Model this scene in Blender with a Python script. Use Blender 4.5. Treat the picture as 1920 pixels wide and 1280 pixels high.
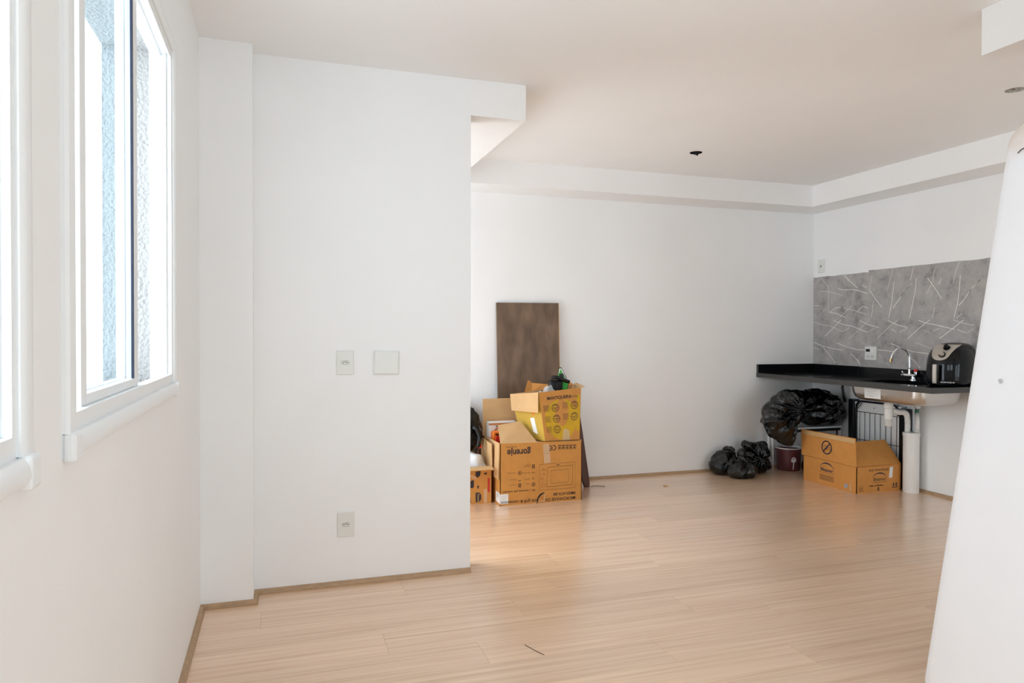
import bpy, bmesh, math, random
from mathutils import Vector, Matrix, noise
random.seed(7)
for _o in list(bpy.data.objects):
    bpy.data.objects.remove(_o)
scene = bpy.context.scene
COL = scene.collection

# ---------------------------------------------------------------- camera
cam_d = bpy.data.cameras.new('camera')
cam_d.sensor_width = 36.0
cam_d.lens = 24.99
cam_d.clip_start = 0.02
cam = bpy.data.objects.new('camera', cam_d)
COL.objects.link(cam)
YAW, PITCH, ROLL = math.radians(18.1676), math.radians(-0.7672), math.radians(0.1645)
fw = Vector((math.sin(YAW) * math.cos(PITCH), math.cos(YAW) * math.cos(PITCH), math.sin(PITCH)))
rt0 = Vector((math.cos(YAW), -math.sin(YAW), 0))
up0 = rt0.cross(fw)
rt = rt0 * math.cos(ROLL) + up0 * math.sin(ROLL)
up = up0 * math.cos(ROLL) - rt0 * math.sin(ROLL)
cam.matrix_world = Matrix(((rt.x, up.x, -fw.x, 0.0), (rt.y, up.y, -fw.y, 0.0),
                           (rt.z, up.z, -fw.z, 1.247), (0, 0, 0, 1)))
scene.camera = cam

# ---------------------------------------------------------------- sky, exposure
world = bpy.data.worlds.new('overcast_sky')
scene.world = world
world.use_nodes = True
bg = world.node_tree.nodes['Background']
bg.inputs['Color'].default_value = (0.84, 0.93, 1.0, 1)
bg.inputs['Strength'].default_value = 5.2
sun_d = bpy.data.lights.new('hazy_sun', 'SUN')
sun_d.energy = 2.0
sun_d.angle = math.radians(28)
sun_d.color = (0.97, 0.98, 1.0)
sun = bpy.data.objects.new('hazy_sun', sun_d)
COL.objects.link(sun)
sun.rotation_euler = Vector((0.80, -0.42, -0.95)).to_track_quat('-Z', 'Y').to_euler()
vs = scene.view_settings
vs.view_transform = 'Standard'
vs.look = 'None'
vs.gamma = 1.0
vs.use_curve_mapping = False
vs.exposure = 0.23
cy = scene.cycles
cy.use_denoising = True
cy.max_bounces = 14
cy.diffuse_bounces = 10
cy.glossy_bounces = 6
cy.transparent_max_bounces = 16
cy.transmission_bounces = 6
cy.caustics_reflective = False
cy.caustics_refractive = False

# room measures (metres)
XL, YPIL, X0, YPA, XPAR, XBE = -0.335, 3.445, -0.112, 3.570, 0.945, 1.245
YB, XK, ZC, ZB, XS, YS, XR, YR = 5.502, 4.805, 2.55, 2.365, 4.502, 5.177, 2.693, 2.148
YF = -2.6
WT = 0.20
WZ0, WZ1 = 1.07, 2.17
WINS = [(1.36, 2.58), (-0.10, 1.11)]
DOORC = (3.95, 5.22)          # full-height balcony opening behind the partition

def portal(name, loc, rot, sx, sy):
    d = bpy.data.lights.new(name, 'AREA')
    d.shape = 'RECTANGLE'
    d.size, d.size_y = sx, sy
    d.cycles.is_portal = True
    o = bpy.data.objects.new(name, d)
    COL.objects.link(o)
    o.location = loc
    o.rotation_euler = rot
    return o
for a, b in WINS:
    portal('window_daylight', (XL - 0.11, (a + b) / 2, (WZ0 + WZ1) / 2), (0, -math.pi / 2, 0), WZ1 - WZ0, b - a)
portal('doorway_daylight', (XL - 0.11, sum(DOORC) / 2, 1.08), (0, -math.pi / 2, 0), 2.16, DOORC[1] - DOORC[0])
portal('doorway_daylight', (1.75, YF - 0.1, 1.08), (math.pi / 2, 0, 0), 1.6, 2.16)
portal('doorway_daylight', (3.8, YF - 0.1, 1.08), (math.pi / 2, 0, 0), 1.5, 2.16)

# ---------------------------------------------------------------- helpers
ORG = {}

def newmat(name):
    m = bpy.data.materials.new(name)
    m.use_nodes = True
    nt = m.node_tree
    return m, nt, nt.nodes['Principled BSDF']

def mat(name, col, rough=0.5, metal=0.0, var=0.0, vscale=8.0, bump=0.0, bscale=60.0, spec=0.5, coat=0.0, stretch=None, detail=4.0):
    m, nt, p = newmat(name)
    p.inputs['Base Color'].default_value = (*col, 1)
    p.inputs['Roughness'].default_value = rough
    p.inputs['Metallic'].default_value = metal
    p.inputs['Specular IOR Level'].default_value = spec
    p.inputs['Coat Weight'].default_value = coat
    tc = nt.nodes.new('ShaderNodeTexCoord')
    src = tc.outputs['Object']
    if stretch:
        mp = nt.nodes.new('ShaderNodeMapping')
        mp.inputs['Scale'].default_value = stretch
        nt.links.new(src, mp.inputs['Vector'])
        src = mp.outputs['Vector']
    n = nt.nodes.new('ShaderNodeTexNoise')
    n.inputs['Scale'].default_value = vscale
    n.inputs['Detail'].default_value = detail
    nt.links.new(src, n.inputs['Vector'])
    r = nt.nodes.new('ShaderNodeValToRGB')
    r.color_ramp.elements[0].position = 0.3
    r.color_ramp.elements[1].position = 0.7
    lo = [max(0, c * (1 - var)) for c in col]
    hi = [min(1, c * (1 + var)) for c in col]
    r.color_ramp.elements[0].color = (*lo, 1)
    r.color_ramp.elements[1].color = (*hi, 1)
    nt.links.new(n.outputs['Fac'], r.inputs['Fac'])
    nt.links.new(r.outputs['Color'], p.inputs['Base Color'])
    if bump:
        n2 = nt.nodes.new('ShaderNodeTexNoise')
        n2.inputs['Scale'].default_value = bscale
        n2.inputs['Detail'].default_value = 3
        nt.links.new(src, n2.inputs['Vector'])
        b = nt.nodes.new('ShaderNodeBump')
        b.inputs['Strength'].default_value = bump
        b.inputs['Distance'].default_value = 0.01
        nt.links.new(n2.outputs['Fac'], b.inputs['Height'])
        nt.links.new(b.outputs['Normal'], p.inputs['Normal'])
    return m

def lin(r, g, b):
    f = lambda c: (c / 255 / 12.92) if c / 255 <= 0.04045 else ((c / 255 + 0.055) / 1.055) ** 2.4
    return (f(r), f(g), f(b))

class MB:
    def __init__(s):
        s.v, s.f, s.mi = [], [], []
    def add(s, vs, fs, mi=0):
        o = len(s.v)
        s.v += [Vector(p) for p in vs]
        s.f += [[i + o for i in f] for f in fs]
        s.mi += [mi] * len(fs)
        return s
    def box(s, x0, x1, y0, y1, z0, z1, mi=0):
        vs = [(x, y, z) for z in (z0, z1) for y in (y0, y1) for x in (x0, x1)]
        return s.add(vs, [(0, 2, 3, 1), (4, 5, 7, 6), (0, 1, 5, 4), (2, 6, 7, 3), (0, 4, 6, 2), (1, 3, 7, 5)], mi)
    def obox(s, c, ax, ay, az, hx, hy, hz, mi=0):
        c, ax, ay, az = Vector(c), Vector(ax).normalized(), Vector(ay).normalized(), Vector(az).normalized()
        vs = [c + ax * (hx * i) + ay * (hy * j) + az * (hz * k) for k in (-1, 1) for j in (-1, 1) for i in (-1, 1)]
        return s.add(vs, [(0, 2, 3, 1), (4, 5, 7, 6), (0, 1, 5, 4), (2, 6, 7, 3), (0, 4, 6, 2), (1, 3, 7, 5)], mi)
    def prism(s, poly, d, mi=0):
        n = len(poly)
        d = Vector(d)
        vs = [Vector(p) for p in poly] + [Vector(p) + d for p in poly]
        fs = [list(range(n))[::-1], list(range(n, 2 * n))] + [(i, (i + 1) % n, (i + 1) % n + n, i + n) for i in range(n)]
        return s.add(vs, fs, mi)
    def slab(s, q, t, mo=0, mi=1):
        q = [Vector(p) for p in q]
        n = (q[1] - q[0]).cross(q[3] - q[0]).normalized()
        vs = q + [p - n * t for p in q]
        s.add(vs, [(0, 1, 2, 3)], mo)
        o = len(s.v) - 8
        s.f += [[o + 7, o + 6, o + 5, o + 4]] + [[o + i, o + i + 4, o + (i + 1) % 4 + 4, o + (i + 1) % 4] for i in range(4)]
        s.mi += [mi] * 5
        return s
    def rings(s, rs, cap0=True, cap1=True, mi=0, close=True):
        n = len(rs[0])
        vs = [p for r in rs for p in r]
        fs = []
        for k in range(len(rs) - 1):
            for i in range(n if close else n - 1):
                j = (i + 1) % n
                fs.append((k * n + i, k * n + j, (k + 1) * n + j, (k + 1) * n + i))
        if cap0:
            fs.append(list(range(n))[::-1])
        if cap1:
            fs.append([(len(rs) - 1) * n + i for i in range(n)])
        return s.add(vs, fs, mi)
    def tube(s, pts, r, seg=10, mi=0):
        pts = [Vector(p) for p in pts]
        rr = r if isinstance(r, (list, tuple)) else [r] * len(pts)
        rs = []
        ref = Vector((0.31, 0.17, 0.93)).normalized()
        for i, p in enumerate(pts):
            d = (pts[min(i + 1, len(pts) - 1)] - pts[max(i - 1, 0)]).normalized()
            if abs(d.dot(ref)) > 0.98:
                ref = Vector((1, 0.1, 0)).normalized()
            a = d.cross(ref).normalized()
            b = d.cross(a)
            ref = -b if False else ref
            rs.append([p + (a * math.cos(2 * math.pi * k / seg) + b * math.sin(2 * math.pi * k / seg)) * rr[i] for k in range(seg)])
        return s.rings(rs, mi=mi)
    def cyl(s, p0, p1, r0, r1=None, seg=24, mi=0):
        return s.tube([p0, p1], [r0, r0 if r1 is None else r1], seg, mi)
    def lathe(s, prof, c, seg=32, mi=0, cap0=True, cap1=True):
        c = Vector(c)
        rs = [[c + Vector((r * math.cos(2 * math.pi * k / seg), r * math.sin(2 * math.pi * k / seg), z)) for k in range(seg)] for r, z in prof]
        return s.rings(rs, cap0, cap1, mi)
    def build(s, name, mats, parent=None, origin=None, smooth=False, bevel=0.0, bseg=2):
        if not isinstance(mats, (list, tuple)):
            mats = [mats]
        if parent is not None:
            org = ORG[parent.name]
        else:
            org = Vector(origin) if origin is not None else Vector((0, 0, 0))
        me = bpy.data.meshes.new(name)
        me.from_pydata([v - org for v in s.v], [], s.f)
        for m in mats:
            me.materials.append(m)
        for p, i in zip(me.polygons, s.mi):
            p.material_index = min(i, len(mats) - 1)
        bm = bmesh.new()
        bm.from_mesh(me)
        bmesh.ops.recalc_face_normals(bm, faces=bm.faces)
        bm.to_mesh(me)
        bm.free()
        o = bpy.data.objects.new(name, me)
        COL.objects.link(o)
        if parent is not None:
            o.parent = parent
        else:
            o.location = org
        ORG[o.name] = org
        if smooth:
            for p in me.polygons:
                p.use_smooth = True
            if smooth == 'auto':
                me.set_sharp_from_angle(angle=math.radians(35))
        if bevel:
            b = o.modifiers.new('bevel', 'BEVEL')
            b.width = bevel
            b.segments = bseg
            b.limit_method = 'ANGLE'
            b.angle_limit = math.radians(40)
        return o

def tag(o, label, cat=None, group=None, kind=None):
    o['label'] = label
    if cat:
        o['category'] = cat
    if group:
        o['group'] = group
    if kind:
        o['kind'] = kind
    return o

def thing(name, loc, label, cat, group=None, kind=None):
    o = bpy.data.objects.new(name, None)
    o.empty_display_size = 0.1
    COL.objects.link(o)
    o.location = loc
    ORG[o.name] = Vector(loc)
    return tag(o, label, cat, group, kind)

class Plane:
    """a printing plane: origin, right, up, outward normal"""
    def __init__(s, o, u, v):
        s.o, s.u, s.v = Vector(o), Vector(u).normalized(), Vector(v).normalized()
        s.n = s.u.cross(s.v).normalized()
    def at(s, a, b, h=0.001):
        return s.o + s.u * a + s.v * b + s.n * h

def strokes(pl, lines, w, mb=None, h=0.001, closed=False):
    mb = mb or MB()
    for l in lines:
        l = [Vector((a, b)) for a, b in l]
        n = len(l)
        L, R = [], []
        for i in range(n):
            if closed:
                d = l[(i + 1) % n] - l[i - 1]
            else:
                d = l[min(i + 1, n - 1)] - l[max(i - 1, 0)]
            d.normalize()
            p = Vector((-d.y, d.x)) * (w / 2)
            L.append(l[i] + p)
            R.append(l[i] - p)
        vs = [pl.at(p.x, p.y, h) for p in L] + [pl.at(p.x, p.y, h) for p in R]
        fs = [(i, i + 1, i + 1 + n, i + n) for i in range(n - 1)]
        if closed:
            fs.append((n - 1, 0, n, 2 * n - 1))
        mb.add(vs, fs)
    return mb

def circ(cx, cy, r, n=24, a0=0, a1=360, ry=None):
    ry = ry or r
    full = abs(a1 - a0) >= 360
    m = n if full else n + 1
    return [(cx + r * math.cos(math.radians(a0 + (a1 - a0) * i / n)), cy + ry * math.sin(math.radians(a0 + (a1 - a0) * i / n))) for i in range(m)]

def rect(x0, y0, x1, y1):
    return [(x0, y0), (x1, y0), (x1, y1), (x0, y1)]

def fillpoly(pl, poly, mb=None, h=0.001):
    mb = mb or MB()
    mb.add([pl.at(a, b, h) for a, b in poly], [list(range(len(poly)))])
    return mb

def textmb(pl, s, x, y, size, mb=None, h=0.001, align='LEFT', bold=0.0, sx=1.0):
    mb = mb or MB()
    cu = bpy.data.curves.new('tmp_text', 'FONT')
    cu.body = s
    cu.size = size
    cu.align_x = align
    cu.offset = bold
    cu.resolution_u = 3
    o = bpy.data.objects.new('tmp_text', cu)
    COL.objects.link(o)
    dg = bpy.context.evaluated_depsgraph_get()
    me = bpy.data.meshes.new_from_object(o.evaluated_get(dg))
    mb.add([pl.at(x + v.co.x * sx, y + v.co.y, h) for v in me.vertices], [list(p.vertices) for p in me.polygons])
    bpy.data.objects.remove(o)
    bpy.data.curves.remove(cu)
    bpy.data.meshes.remove(me)
    return mb

def rrect(cx, cy, hx, hy, r, z, n=6):
    pts = []
    for qx, qy, a0 in ((1, 1, 0), (-1, 1, 90), (-1, -1, 180), (1, -1, 270)):
        for k in range(n + 1):
            a = math.radians(a0 + 90 * k / n)
            pts.append(Vector((cx + qx * (hx - r) + r * math.cos(a), cy + qy * (hy - r) + r * math.sin(a), z)))
    return pts

# ---------------------------------------------------------------- materials
M = {}
M['paint'] = mat('white_wall_paint', (0.856, 0.866, 0.872), 0.55, var=0.015, vscale=2.0, bump=0.02, bscale=120)
M['ceil'] = mat('white_ceiling_paint', (0.868, 0.872, 0.874), 0.7, var=0.015, vscale=1.5, bump=0.03, bscale=150)
M['stucco'] = mat('grey_stucco', (0.31, 0.31, 0.305), 0.9, var=0.03, bump=1.0, bscale=90)
M['alu'] = mat('white_window_frame', (0.80, 0.82, 0.83), 0.28, var=0.01)
M['gasket'] = mat('dark_gasket', (0.02, 0.025, 0.06), 0.5)
M['plate'] = mat('white_plastic_plate', (0.74, 0.75, 0.72), 0.3, var=0.01)
M['dark'] = mat('dark_plastic', (0.006, 0.006, 0.007), 0.35, var=0.2, spec=0.35)
M['blackprint'] = mat('black_print', (0.025, 0.016, 0.02), 0.6)
M['blueprint'] = mat('dark_blue_print', (0.02, 0.025, 0.06), 0.6)
M['fadeprint'] = mat('faded_brown_print', (0.17, 0.08, 0.03), 0.6)
M['redprint'] = mat('red_print', (0.55, 0.03, 0.02), 0.6)
M['card'] = mat('brown_cardboard', lin(196, 137, 66), 0.75, var=0.05, vscale=14, bump=0.05, bscale=80)
M['cardin'] = mat('pale_cardboard_inside', lin(203, 164, 116), 0.8, var=0.05, vscale=10)
M['card2'] = mat('orange_brown_cardboard', lin(205, 141, 70), 0.75, var=0.05, vscale=14, bump=0.05, bscale=80)
M['card2in'] = mat('darker_cardboard_inside', lin(180, 122, 66), 0.8, var=0.06, vscale=40)
M['yellow'] = mat('yellow_printed_cardboard', lin(200, 160, 20), 0.55, var=0.06, vscale=12)
M['tape'] = mat('shiny_packing_tape', lin(206, 168, 118), 0.2, var=0.03)
M['label'] = mat('white_paper_label', (0.80, 0.80, 0.79), 0.5, var=0.02)
M['greyprint'] = mat('grey_label_print', (0.35, 0.36, 0.37), 0.6)
M['walnut'] = mat('dark_walnut_panel', lin(110, 88, 70), 0.5, var=0.36, vscale=2.6, stretch=(4.5, 4.5, 1.6), bump=0.06, bscale=20, detail=9)
M['redwood'] = mat('dark_red_wood', lin(74, 40, 26), 0.4, var=0.2, stretch=(6, 6, 1))
M['darkwood'] = mat('round_brown_wood', lin(106, 70, 30), 0.45, var=0.25, stretch=(4, 1, 1))
M['granite'] = mat('black_granite', (0.005, 0.005, 0.006), 0.14, var=0.4, vscale=220, spec=0.3)
M['granite_edge'] = mat('sawn_granite_edge', (0.045, 0.045, 0.043), 0.4, var=0.3, vscale=260)
M['steel'] = mat('brushed_steel', (0.62, 0.60, 0.57), 0.32, metal=1.0, var=0.04, stretch=(2, 2, 30))
M['chrome'] = mat('chrome', (0.85, 0.85, 0.86), 0.08, metal=1.0)
M['pvc'] = mat('white_pvc', (0.78, 0.77, 0.74), 0.3, var=0.02)
M['pvcgrey'] = mat('grey_pvc', (0.62, 0.61, 0.57), 0.4, var=0.04)
M['green'] = mat('green_plastic', (0.03, 0.42, 0.05), 0.35, var=0.05)
M['greendark'] = mat('dark_green_valve', (0.02, 0.12, 0.05), 0.4)
M['red'] = mat('red_plastic', (0.75, 0.03, 0.02), 0.3, var=0.05)
M['orange'] = mat('orange_plastic', (0.85, 0.20, 0.02), 0.35, var=0.06)
M['maroon'] = mat('maroon_plastic', lin(100, 52, 56), 0.32, var=0.1, vscale=9)
M['whitepaint'] = mat('dried_white_paint', (0.74, 0.73, 0.73), 0.6, var=0.04, bump=0.2)
M['fryer'] = mat('glossy_black_fryer', (0.003, 0.0035, 0.005), 0.09, spec=0.28)
M['fryer_silver'] = mat('warm_silver_plastic', lin(176, 168, 158), 0.35, metal=0.3)
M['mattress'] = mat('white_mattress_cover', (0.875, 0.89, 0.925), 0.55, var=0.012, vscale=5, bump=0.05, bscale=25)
M['teal'] = mat('teal_plastic', lin(40, 90, 110), 0.4)
M['offwhitebag'] = mat('white_plastic_bag', (0.75, 0.78, 0.82), 0.35, var=0.03, bump=0.3, bscale=12)
M['greyhole'] = mat('grey_plaster_hole', (0.5, 0.46, 0.41), 0.9, var=0.3, vscale=60)
M['lightgrey'] = mat('light_metal_edge', (0.72, 0.72, 0.71), 0.35, var=0.02)

def glass_mat():
    m, nt, p = newmat('window_glass')
    nt.nodes.remove(p)
    out = nt.nodes['Material Output']
    tr = nt.nodes.new('ShaderNodeBsdfTransparent')
    tr.inputs['Color'].default_value = (0.92, 0.955, 0.97, 1)
    gl = nt.nodes.new('ShaderNodeBsdfGlossy')
    gl.inputs['Roughness'].default_value = 0.02
    mx = nt.nodes.new('ShaderNodeMixShader')
    mx.inputs[0].default_value = 0.05
    nt.links.new(tr.outputs[0], mx.inputs[1])
    nt.links.new(gl.outputs[0], mx.inputs[2])
    nt.links.new(mx.outputs[0], out.inputs['Surface'])
    return m
def stain_shade_top(m, z0, z1, col):
    # tan stain plus edge shading painted into the cloth colour near the mattress's upper edge
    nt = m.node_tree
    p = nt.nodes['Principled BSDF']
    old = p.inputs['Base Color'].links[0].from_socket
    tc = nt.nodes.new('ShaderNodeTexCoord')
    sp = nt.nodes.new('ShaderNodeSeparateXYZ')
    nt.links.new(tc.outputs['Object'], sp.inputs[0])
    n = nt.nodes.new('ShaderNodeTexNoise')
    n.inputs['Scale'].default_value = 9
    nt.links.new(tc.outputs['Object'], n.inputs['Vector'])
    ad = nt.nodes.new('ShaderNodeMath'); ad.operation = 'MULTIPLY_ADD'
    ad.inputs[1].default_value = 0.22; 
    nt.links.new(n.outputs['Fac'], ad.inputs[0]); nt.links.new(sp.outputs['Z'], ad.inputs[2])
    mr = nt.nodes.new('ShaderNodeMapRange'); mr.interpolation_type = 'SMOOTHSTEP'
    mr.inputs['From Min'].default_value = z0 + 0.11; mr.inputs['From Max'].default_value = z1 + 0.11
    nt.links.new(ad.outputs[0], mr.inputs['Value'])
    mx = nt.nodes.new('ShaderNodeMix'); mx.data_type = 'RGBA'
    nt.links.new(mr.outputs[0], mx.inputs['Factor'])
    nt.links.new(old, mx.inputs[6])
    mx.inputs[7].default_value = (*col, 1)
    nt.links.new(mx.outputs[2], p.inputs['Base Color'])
stain_shade_top(M['mattress'], 1.80, 1.97, (0.76, 0.68, 0.62))
M['glass'] = glass_mat()

def clear_mat():
    m, nt, p = newmat('clear_plastic_film')
    p.inputs['Base Color'].default_value = (0.85, 0.85, 0.88, 1)
    p.inputs['Roughness'].default_value = 0.15
    p.inputs['Alpha'].default_value = 0.45
    return m
M['clear'] = clear_mat()

def tape_clear():
    m, nt, p = newmat('clear_packing_tape')
    p.inputs['Base Color'].default_value = (0.85, 0.72, 0.52, 1)
    p.inputs['Roughness'].default_value = 0.12
    p.inputs['Alpha'].default_value = 0.4
    return m
M['tapeclear'] = tape_clear()

def bag_mat(name, col, rough):
    m, nt, p = newmat(name)
    p.inputs['Base Color'].default_value = (*col, 1)
    p.inputs['Roughness'].default_value = rough
    p.inputs['Specular IOR Level'].default_value = 0.5
    tc = nt.nodes.new('ShaderNodeTexCoord')
    n = nt.nodes.new('ShaderNodeTexNoise')
    n.inputs['Scale'].default_value = 34
    n.inputs['Detail'].default_value = 3
    n.inputs['Distortion'].default_value = 1.2
    nt.links.new(tc.outputs['Object'], n.inputs['Vector'])
    b = nt.nodes.new('ShaderNodeBump')
    b.inputs['Strength'].default_value = 0.34
    b.inputs['Distance'].default_value = 0.02
    nt.links.new(n.outputs['Fac'], b.inputs['Height'])
    nt.links.new(b.outputs['Normal'], p.inputs['Normal'])
    return m
M['bag'] = bag_mat('black_bin_liner', (0.001, 0.001, 0.0013), 0.09)
M['bagdull'] = bag_mat('charcoal_bin_liner', (0.002, 0.002, 0.002), 0.16)

def floor_mat():
    m, nt, p = newmat('oak_laminate')
    tc = nt.nodes.new('ShaderNodeTexCoord')
    oi = nt.nodes.new('ShaderNodeObjectInfo')
    mul = nt.nodes.new('ShaderNodeMath'); mul.operation = 'MULTIPLY'; mul.inputs[1].default_value = 37.0
    nt.links.new(oi.outputs['Random'], mul.inputs[0])
    cmb = nt.nodes.new('ShaderNodeCombineXYZ')
    nt.links.new(mul.outputs[0], cmb.inputs[0]); nt.links.new(mul.outputs[0], cmb.inputs[2])
    add = nt.nodes.new('ShaderNodeVectorMath'); add.operation = 'ADD'
    nt.links.new(tc.outputs['Object'], add.inputs[0]); nt.links.new(cmb.outputs[0], add.inputs[1])
    mp = nt.nodes.new('ShaderNodeMapping'); mp.inputs['Scale'].default_value = (0.5, 19.0, 1.0)
    nt.links.new(add.outputs[0], mp.inputs['Vector'])
    n = nt.nodes.new('ShaderNodeTexNoise')
    n.inputs['Scale'].default_value = 2.2; n.inputs['Detail'].default_value = 7; n.inputs['Roughness'].default_value = 0.62
    n.inputs['Distortion'].default_value = 0.35
    nt.links.new(mp.outputs[0], n.inputs['Vector'])
    r = nt.nodes.new('ShaderNodeValToRGB')
    e = r.color_ramp.elements
    e[0].position = 0.30; e[0].color = (*lin(208, 170, 136), 1)
    e[1].position = 0.68; e[1].color = (*lin(236, 207, 177), 1)
    k = e.new(0.47); k.color = (*lin(226, 191, 159), 1)
    nt.links.new(n.outputs['Fac'], r.inputs['Fac'])
    hs = nt.nodes.new('ShaderNodeHueSaturation')
    mr = nt.nodes.new('ShaderNodeMapRange')
    mr.inputs['To Min'].default_value = 0.95; mr.inputs['To Max'].default_value = 1.04
    nt.links.new(oi.outputs['Random'], mr.inputs['Value'])
    nt.links.new(mr.outputs[0], hs.inputs['Value'])
    nt.links.new(r.outputs['Color'], hs.inputs['Color'])
    nt.links.new(hs.outputs['Color'], p.inputs['Base Color'])
    p.inputs['Roughness'].default_value = 0.3
    p.inputs['Specular IOR Level'].default_value = 0.6
    p.inputs['Coat Weight'].default_value = 1.0
    p.inputs['Coat Roughness'].default_value = 0.23
    b = nt.nodes.new('ShaderNodeBump'); b.inputs['Strength'].default_value = 0.06; b.inputs['Distance'].default_value = 0.004
    nt.links.new(n.outputs['Fac'], b.inputs['Height']); nt.links.new(b.outputs['Normal'], p.inputs['Normal'])
    return m
M['floor'] = floor_mat()
M['trim'] = mat('grey_oak_trim', lin(172, 142, 110), 0.5, var=0.14, vscale=3, stretch=(8, 8, 40))

def marble_mat():
    m, nt, p = newmat('grey_marble_vinyl')
    tc = nt.nodes.new('ShaderNodeTexCoord')
    n = nt.nodes.new('ShaderNodeTexNoise'); n.inputs['Scale'].default_value = 7; n.inputs['Detail'].default_value = 8; n.inputs['Roughness'].default_value = 0.7
    nt.links.new(tc.outputs['Object'], n.inputs['Vector'])
    r = nt.nodes.new('ShaderNodeValToRGB')
    e = r.color_ramp.elements
    e[0].position = 0.28; e[0].color = (*lin(104, 102, 102), 1)
    e[1].position = 0.70; e[1].color = (*lin(184, 181, 178), 1)
    k = e.new(0.45); k.color = (*lin(160, 157, 155), 1)
    nt.links.new(n.outputs['Fac'], r.inputs['Fac'])
    nt.links.new(r.outputs['Color'], p.inputs['Base Color'])
    p.inputs['Roughness'].default_value = 0.4
    return m
M['marble'] = marble_mat()
M['vein'] = mat('pale_marble_vein', lin(236, 234, 228), 0.4)
M['veinthin'] = mat('faint_marble_vein', lin(212, 209, 204), 0.4)

VEINS_UL=[[(5.408,1.777),(5.363,1.719),(5.306,1.674)],[(5.108,1.773),(5.059,1.712),(4.963,1.641)],[(5.125,1.774),(5.067,1.709)],[(5.419,1.632),(5.309,1.629),(5.223,1.606),(5.139,1.583)],[(5.19,1.645),(5.123,1.632),(5.026,1.629),(4.947,1.616),(4.857,1.587)],[(5.31,1.68),(5.307,1.438)],[(5.497,1.698),(5.416,1.751)],[(4.916,1.662),(4.855,1.635)],[(5.497,1.505),(5.422,1.503)],[(5.412,1.421),(5.325,1.483)],[(5.298,1.437),(5.204,1.422),(5.095,1.383)],[(5.289,1.437),(5.221,1.473),(5.154,1.477)],[(5.121,1.47),(4.96,1.435),(4.859,1.406)],[(4.96,1.441),(4.899,1.479),(4.849,1.462)],[(5.492,1.423),(5.466,1.389)],[(5.024,1.485),(5.121,1.42),(5.17,1.384)]]
VEINS_UR=[[(4.803,1.726),(4.832,1.616),(4.836,1.58)],[(4.824,1.609),(4.764,1.535),(4.697,1.463)],[(4.786,1.519),(4.806,1.377)],[(4.584,1.779),(4.621,1.673),(4.642,1.605)],[(4.572,1.67),(4.585,1.59),(4.598,1.488),(4.625,1.374)],[(4.397,1.647),(4.482,1.568),(4.55,1.492),(4.584,1.453)],[(4.397,1.641),(4.469,1.584),(4.502,1.547)],[(4.359,1.683),(4.37,1.579),(4.401,1.448),(4.42,1.37)],[(4.386,1.779),(4.417,1.67)],[(4.196,1.735),(4.213,1.646),(4.262,1.557)],[(4.257,1.676),(4.207,1.613),(4.133,1.513)],[(4.193,1.447),(4.21,1.367)],[(3.985,1.78),(4.013,1.715),(4.035,1.623)],[(3.978,1.676),(3.983,1.579),(3.998,1.466),(4.026,1.361)],[(3.818,1.634),(3.888,1.573),(3.953,1.485),(3.987,1.455)],[(3.813,1.639),(3.866,1.587),(3.91,1.549)],[(3.963,1.393),(4.003,1.361)],[(4.135,1.672),(4.158,1.621)]]
VEINS_LO=[[(5.491,1.348),(5.393,1.323),(5.288,1.31),(5.219,1.29),(5.135,1.259)],[(5.245,1.36),(5.119,1.321),(5.022,1.308),(4.927,1.277),(4.85,1.253)],[(4.936,1.356),(4.836,1.318),(4.731,1.294)],[(4.836,1.36),(4.927,1.283),(5.053,1.197)],[(5.153,1.365),(5.253,1.284),(5.348,1.214)],[(4.632,1.351),(4.547,1.316),(4.439,1.293)],[(4.534,1.355),(4.659,1.271),(4.745,1.2)],[(4.342,1.349),(4.259,1.324),(4.136,1.302),(4.019,1.275)],[(4.234,1.351),(4.322,1.292),(4.438,1.203)],[(4.031,1.348),(3.951,1.321),(3.863,1.305)],[(3.946,1.346),(4.053,1.27),(4.147,1.206)],[(5.135,1.259),(5.046,1.296)],[(4.85,1.257),(4.761,1.288)],[(4.519,1.253),(4.439,1.287)],[(4.603,1.282),(4.547,1.253)],[(4.283,1.27),(4.233,1.248)],[(4.209,1.259),(4.148,1.286)],[(3.996,1.275),(3.928,1.249)],[(3.917,1.254),(3.868,1.28)],[(5.489,1.158),(5.391,1.129),(5.251,1.104),(5.133,1.094)],[(5.201,1.158),(5.084,1.123),(4.956,1.101),(4.879,1.101)],[(4.91,1.163),(4.803,1.135)],[(4.736,1.107),(4.643,1.1),(4.558,1.094)],[(4.601,1.162),(4.49,1.124),(4.384,1.099),(4.231,1.087)],[(4.359,1.171),(4.257,1.14),(4.182,1.12)],[(5.373,1.117),(5.285,1.042),(5.215,0.975)],[(5.276,1.036),(5.25,1.005)],[(5.032,1.087),(5.031,0.989)],[(5.027,1.063),(4.955,1.004),(4.92,0.969)],[(4.963,1.022),(4.936,0.99)],[(4.721,1.066),(4.656,1.016),(4.613,0.974)],[(4.678,1.033),(4.634,0.999)],[(4.423,1.064),(4.357,1.011),(4.318,0.972)],[(4.37,1.038),(4.337,0.996)],[(5.488,1.105),(5.426,1.096)]]

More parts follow.
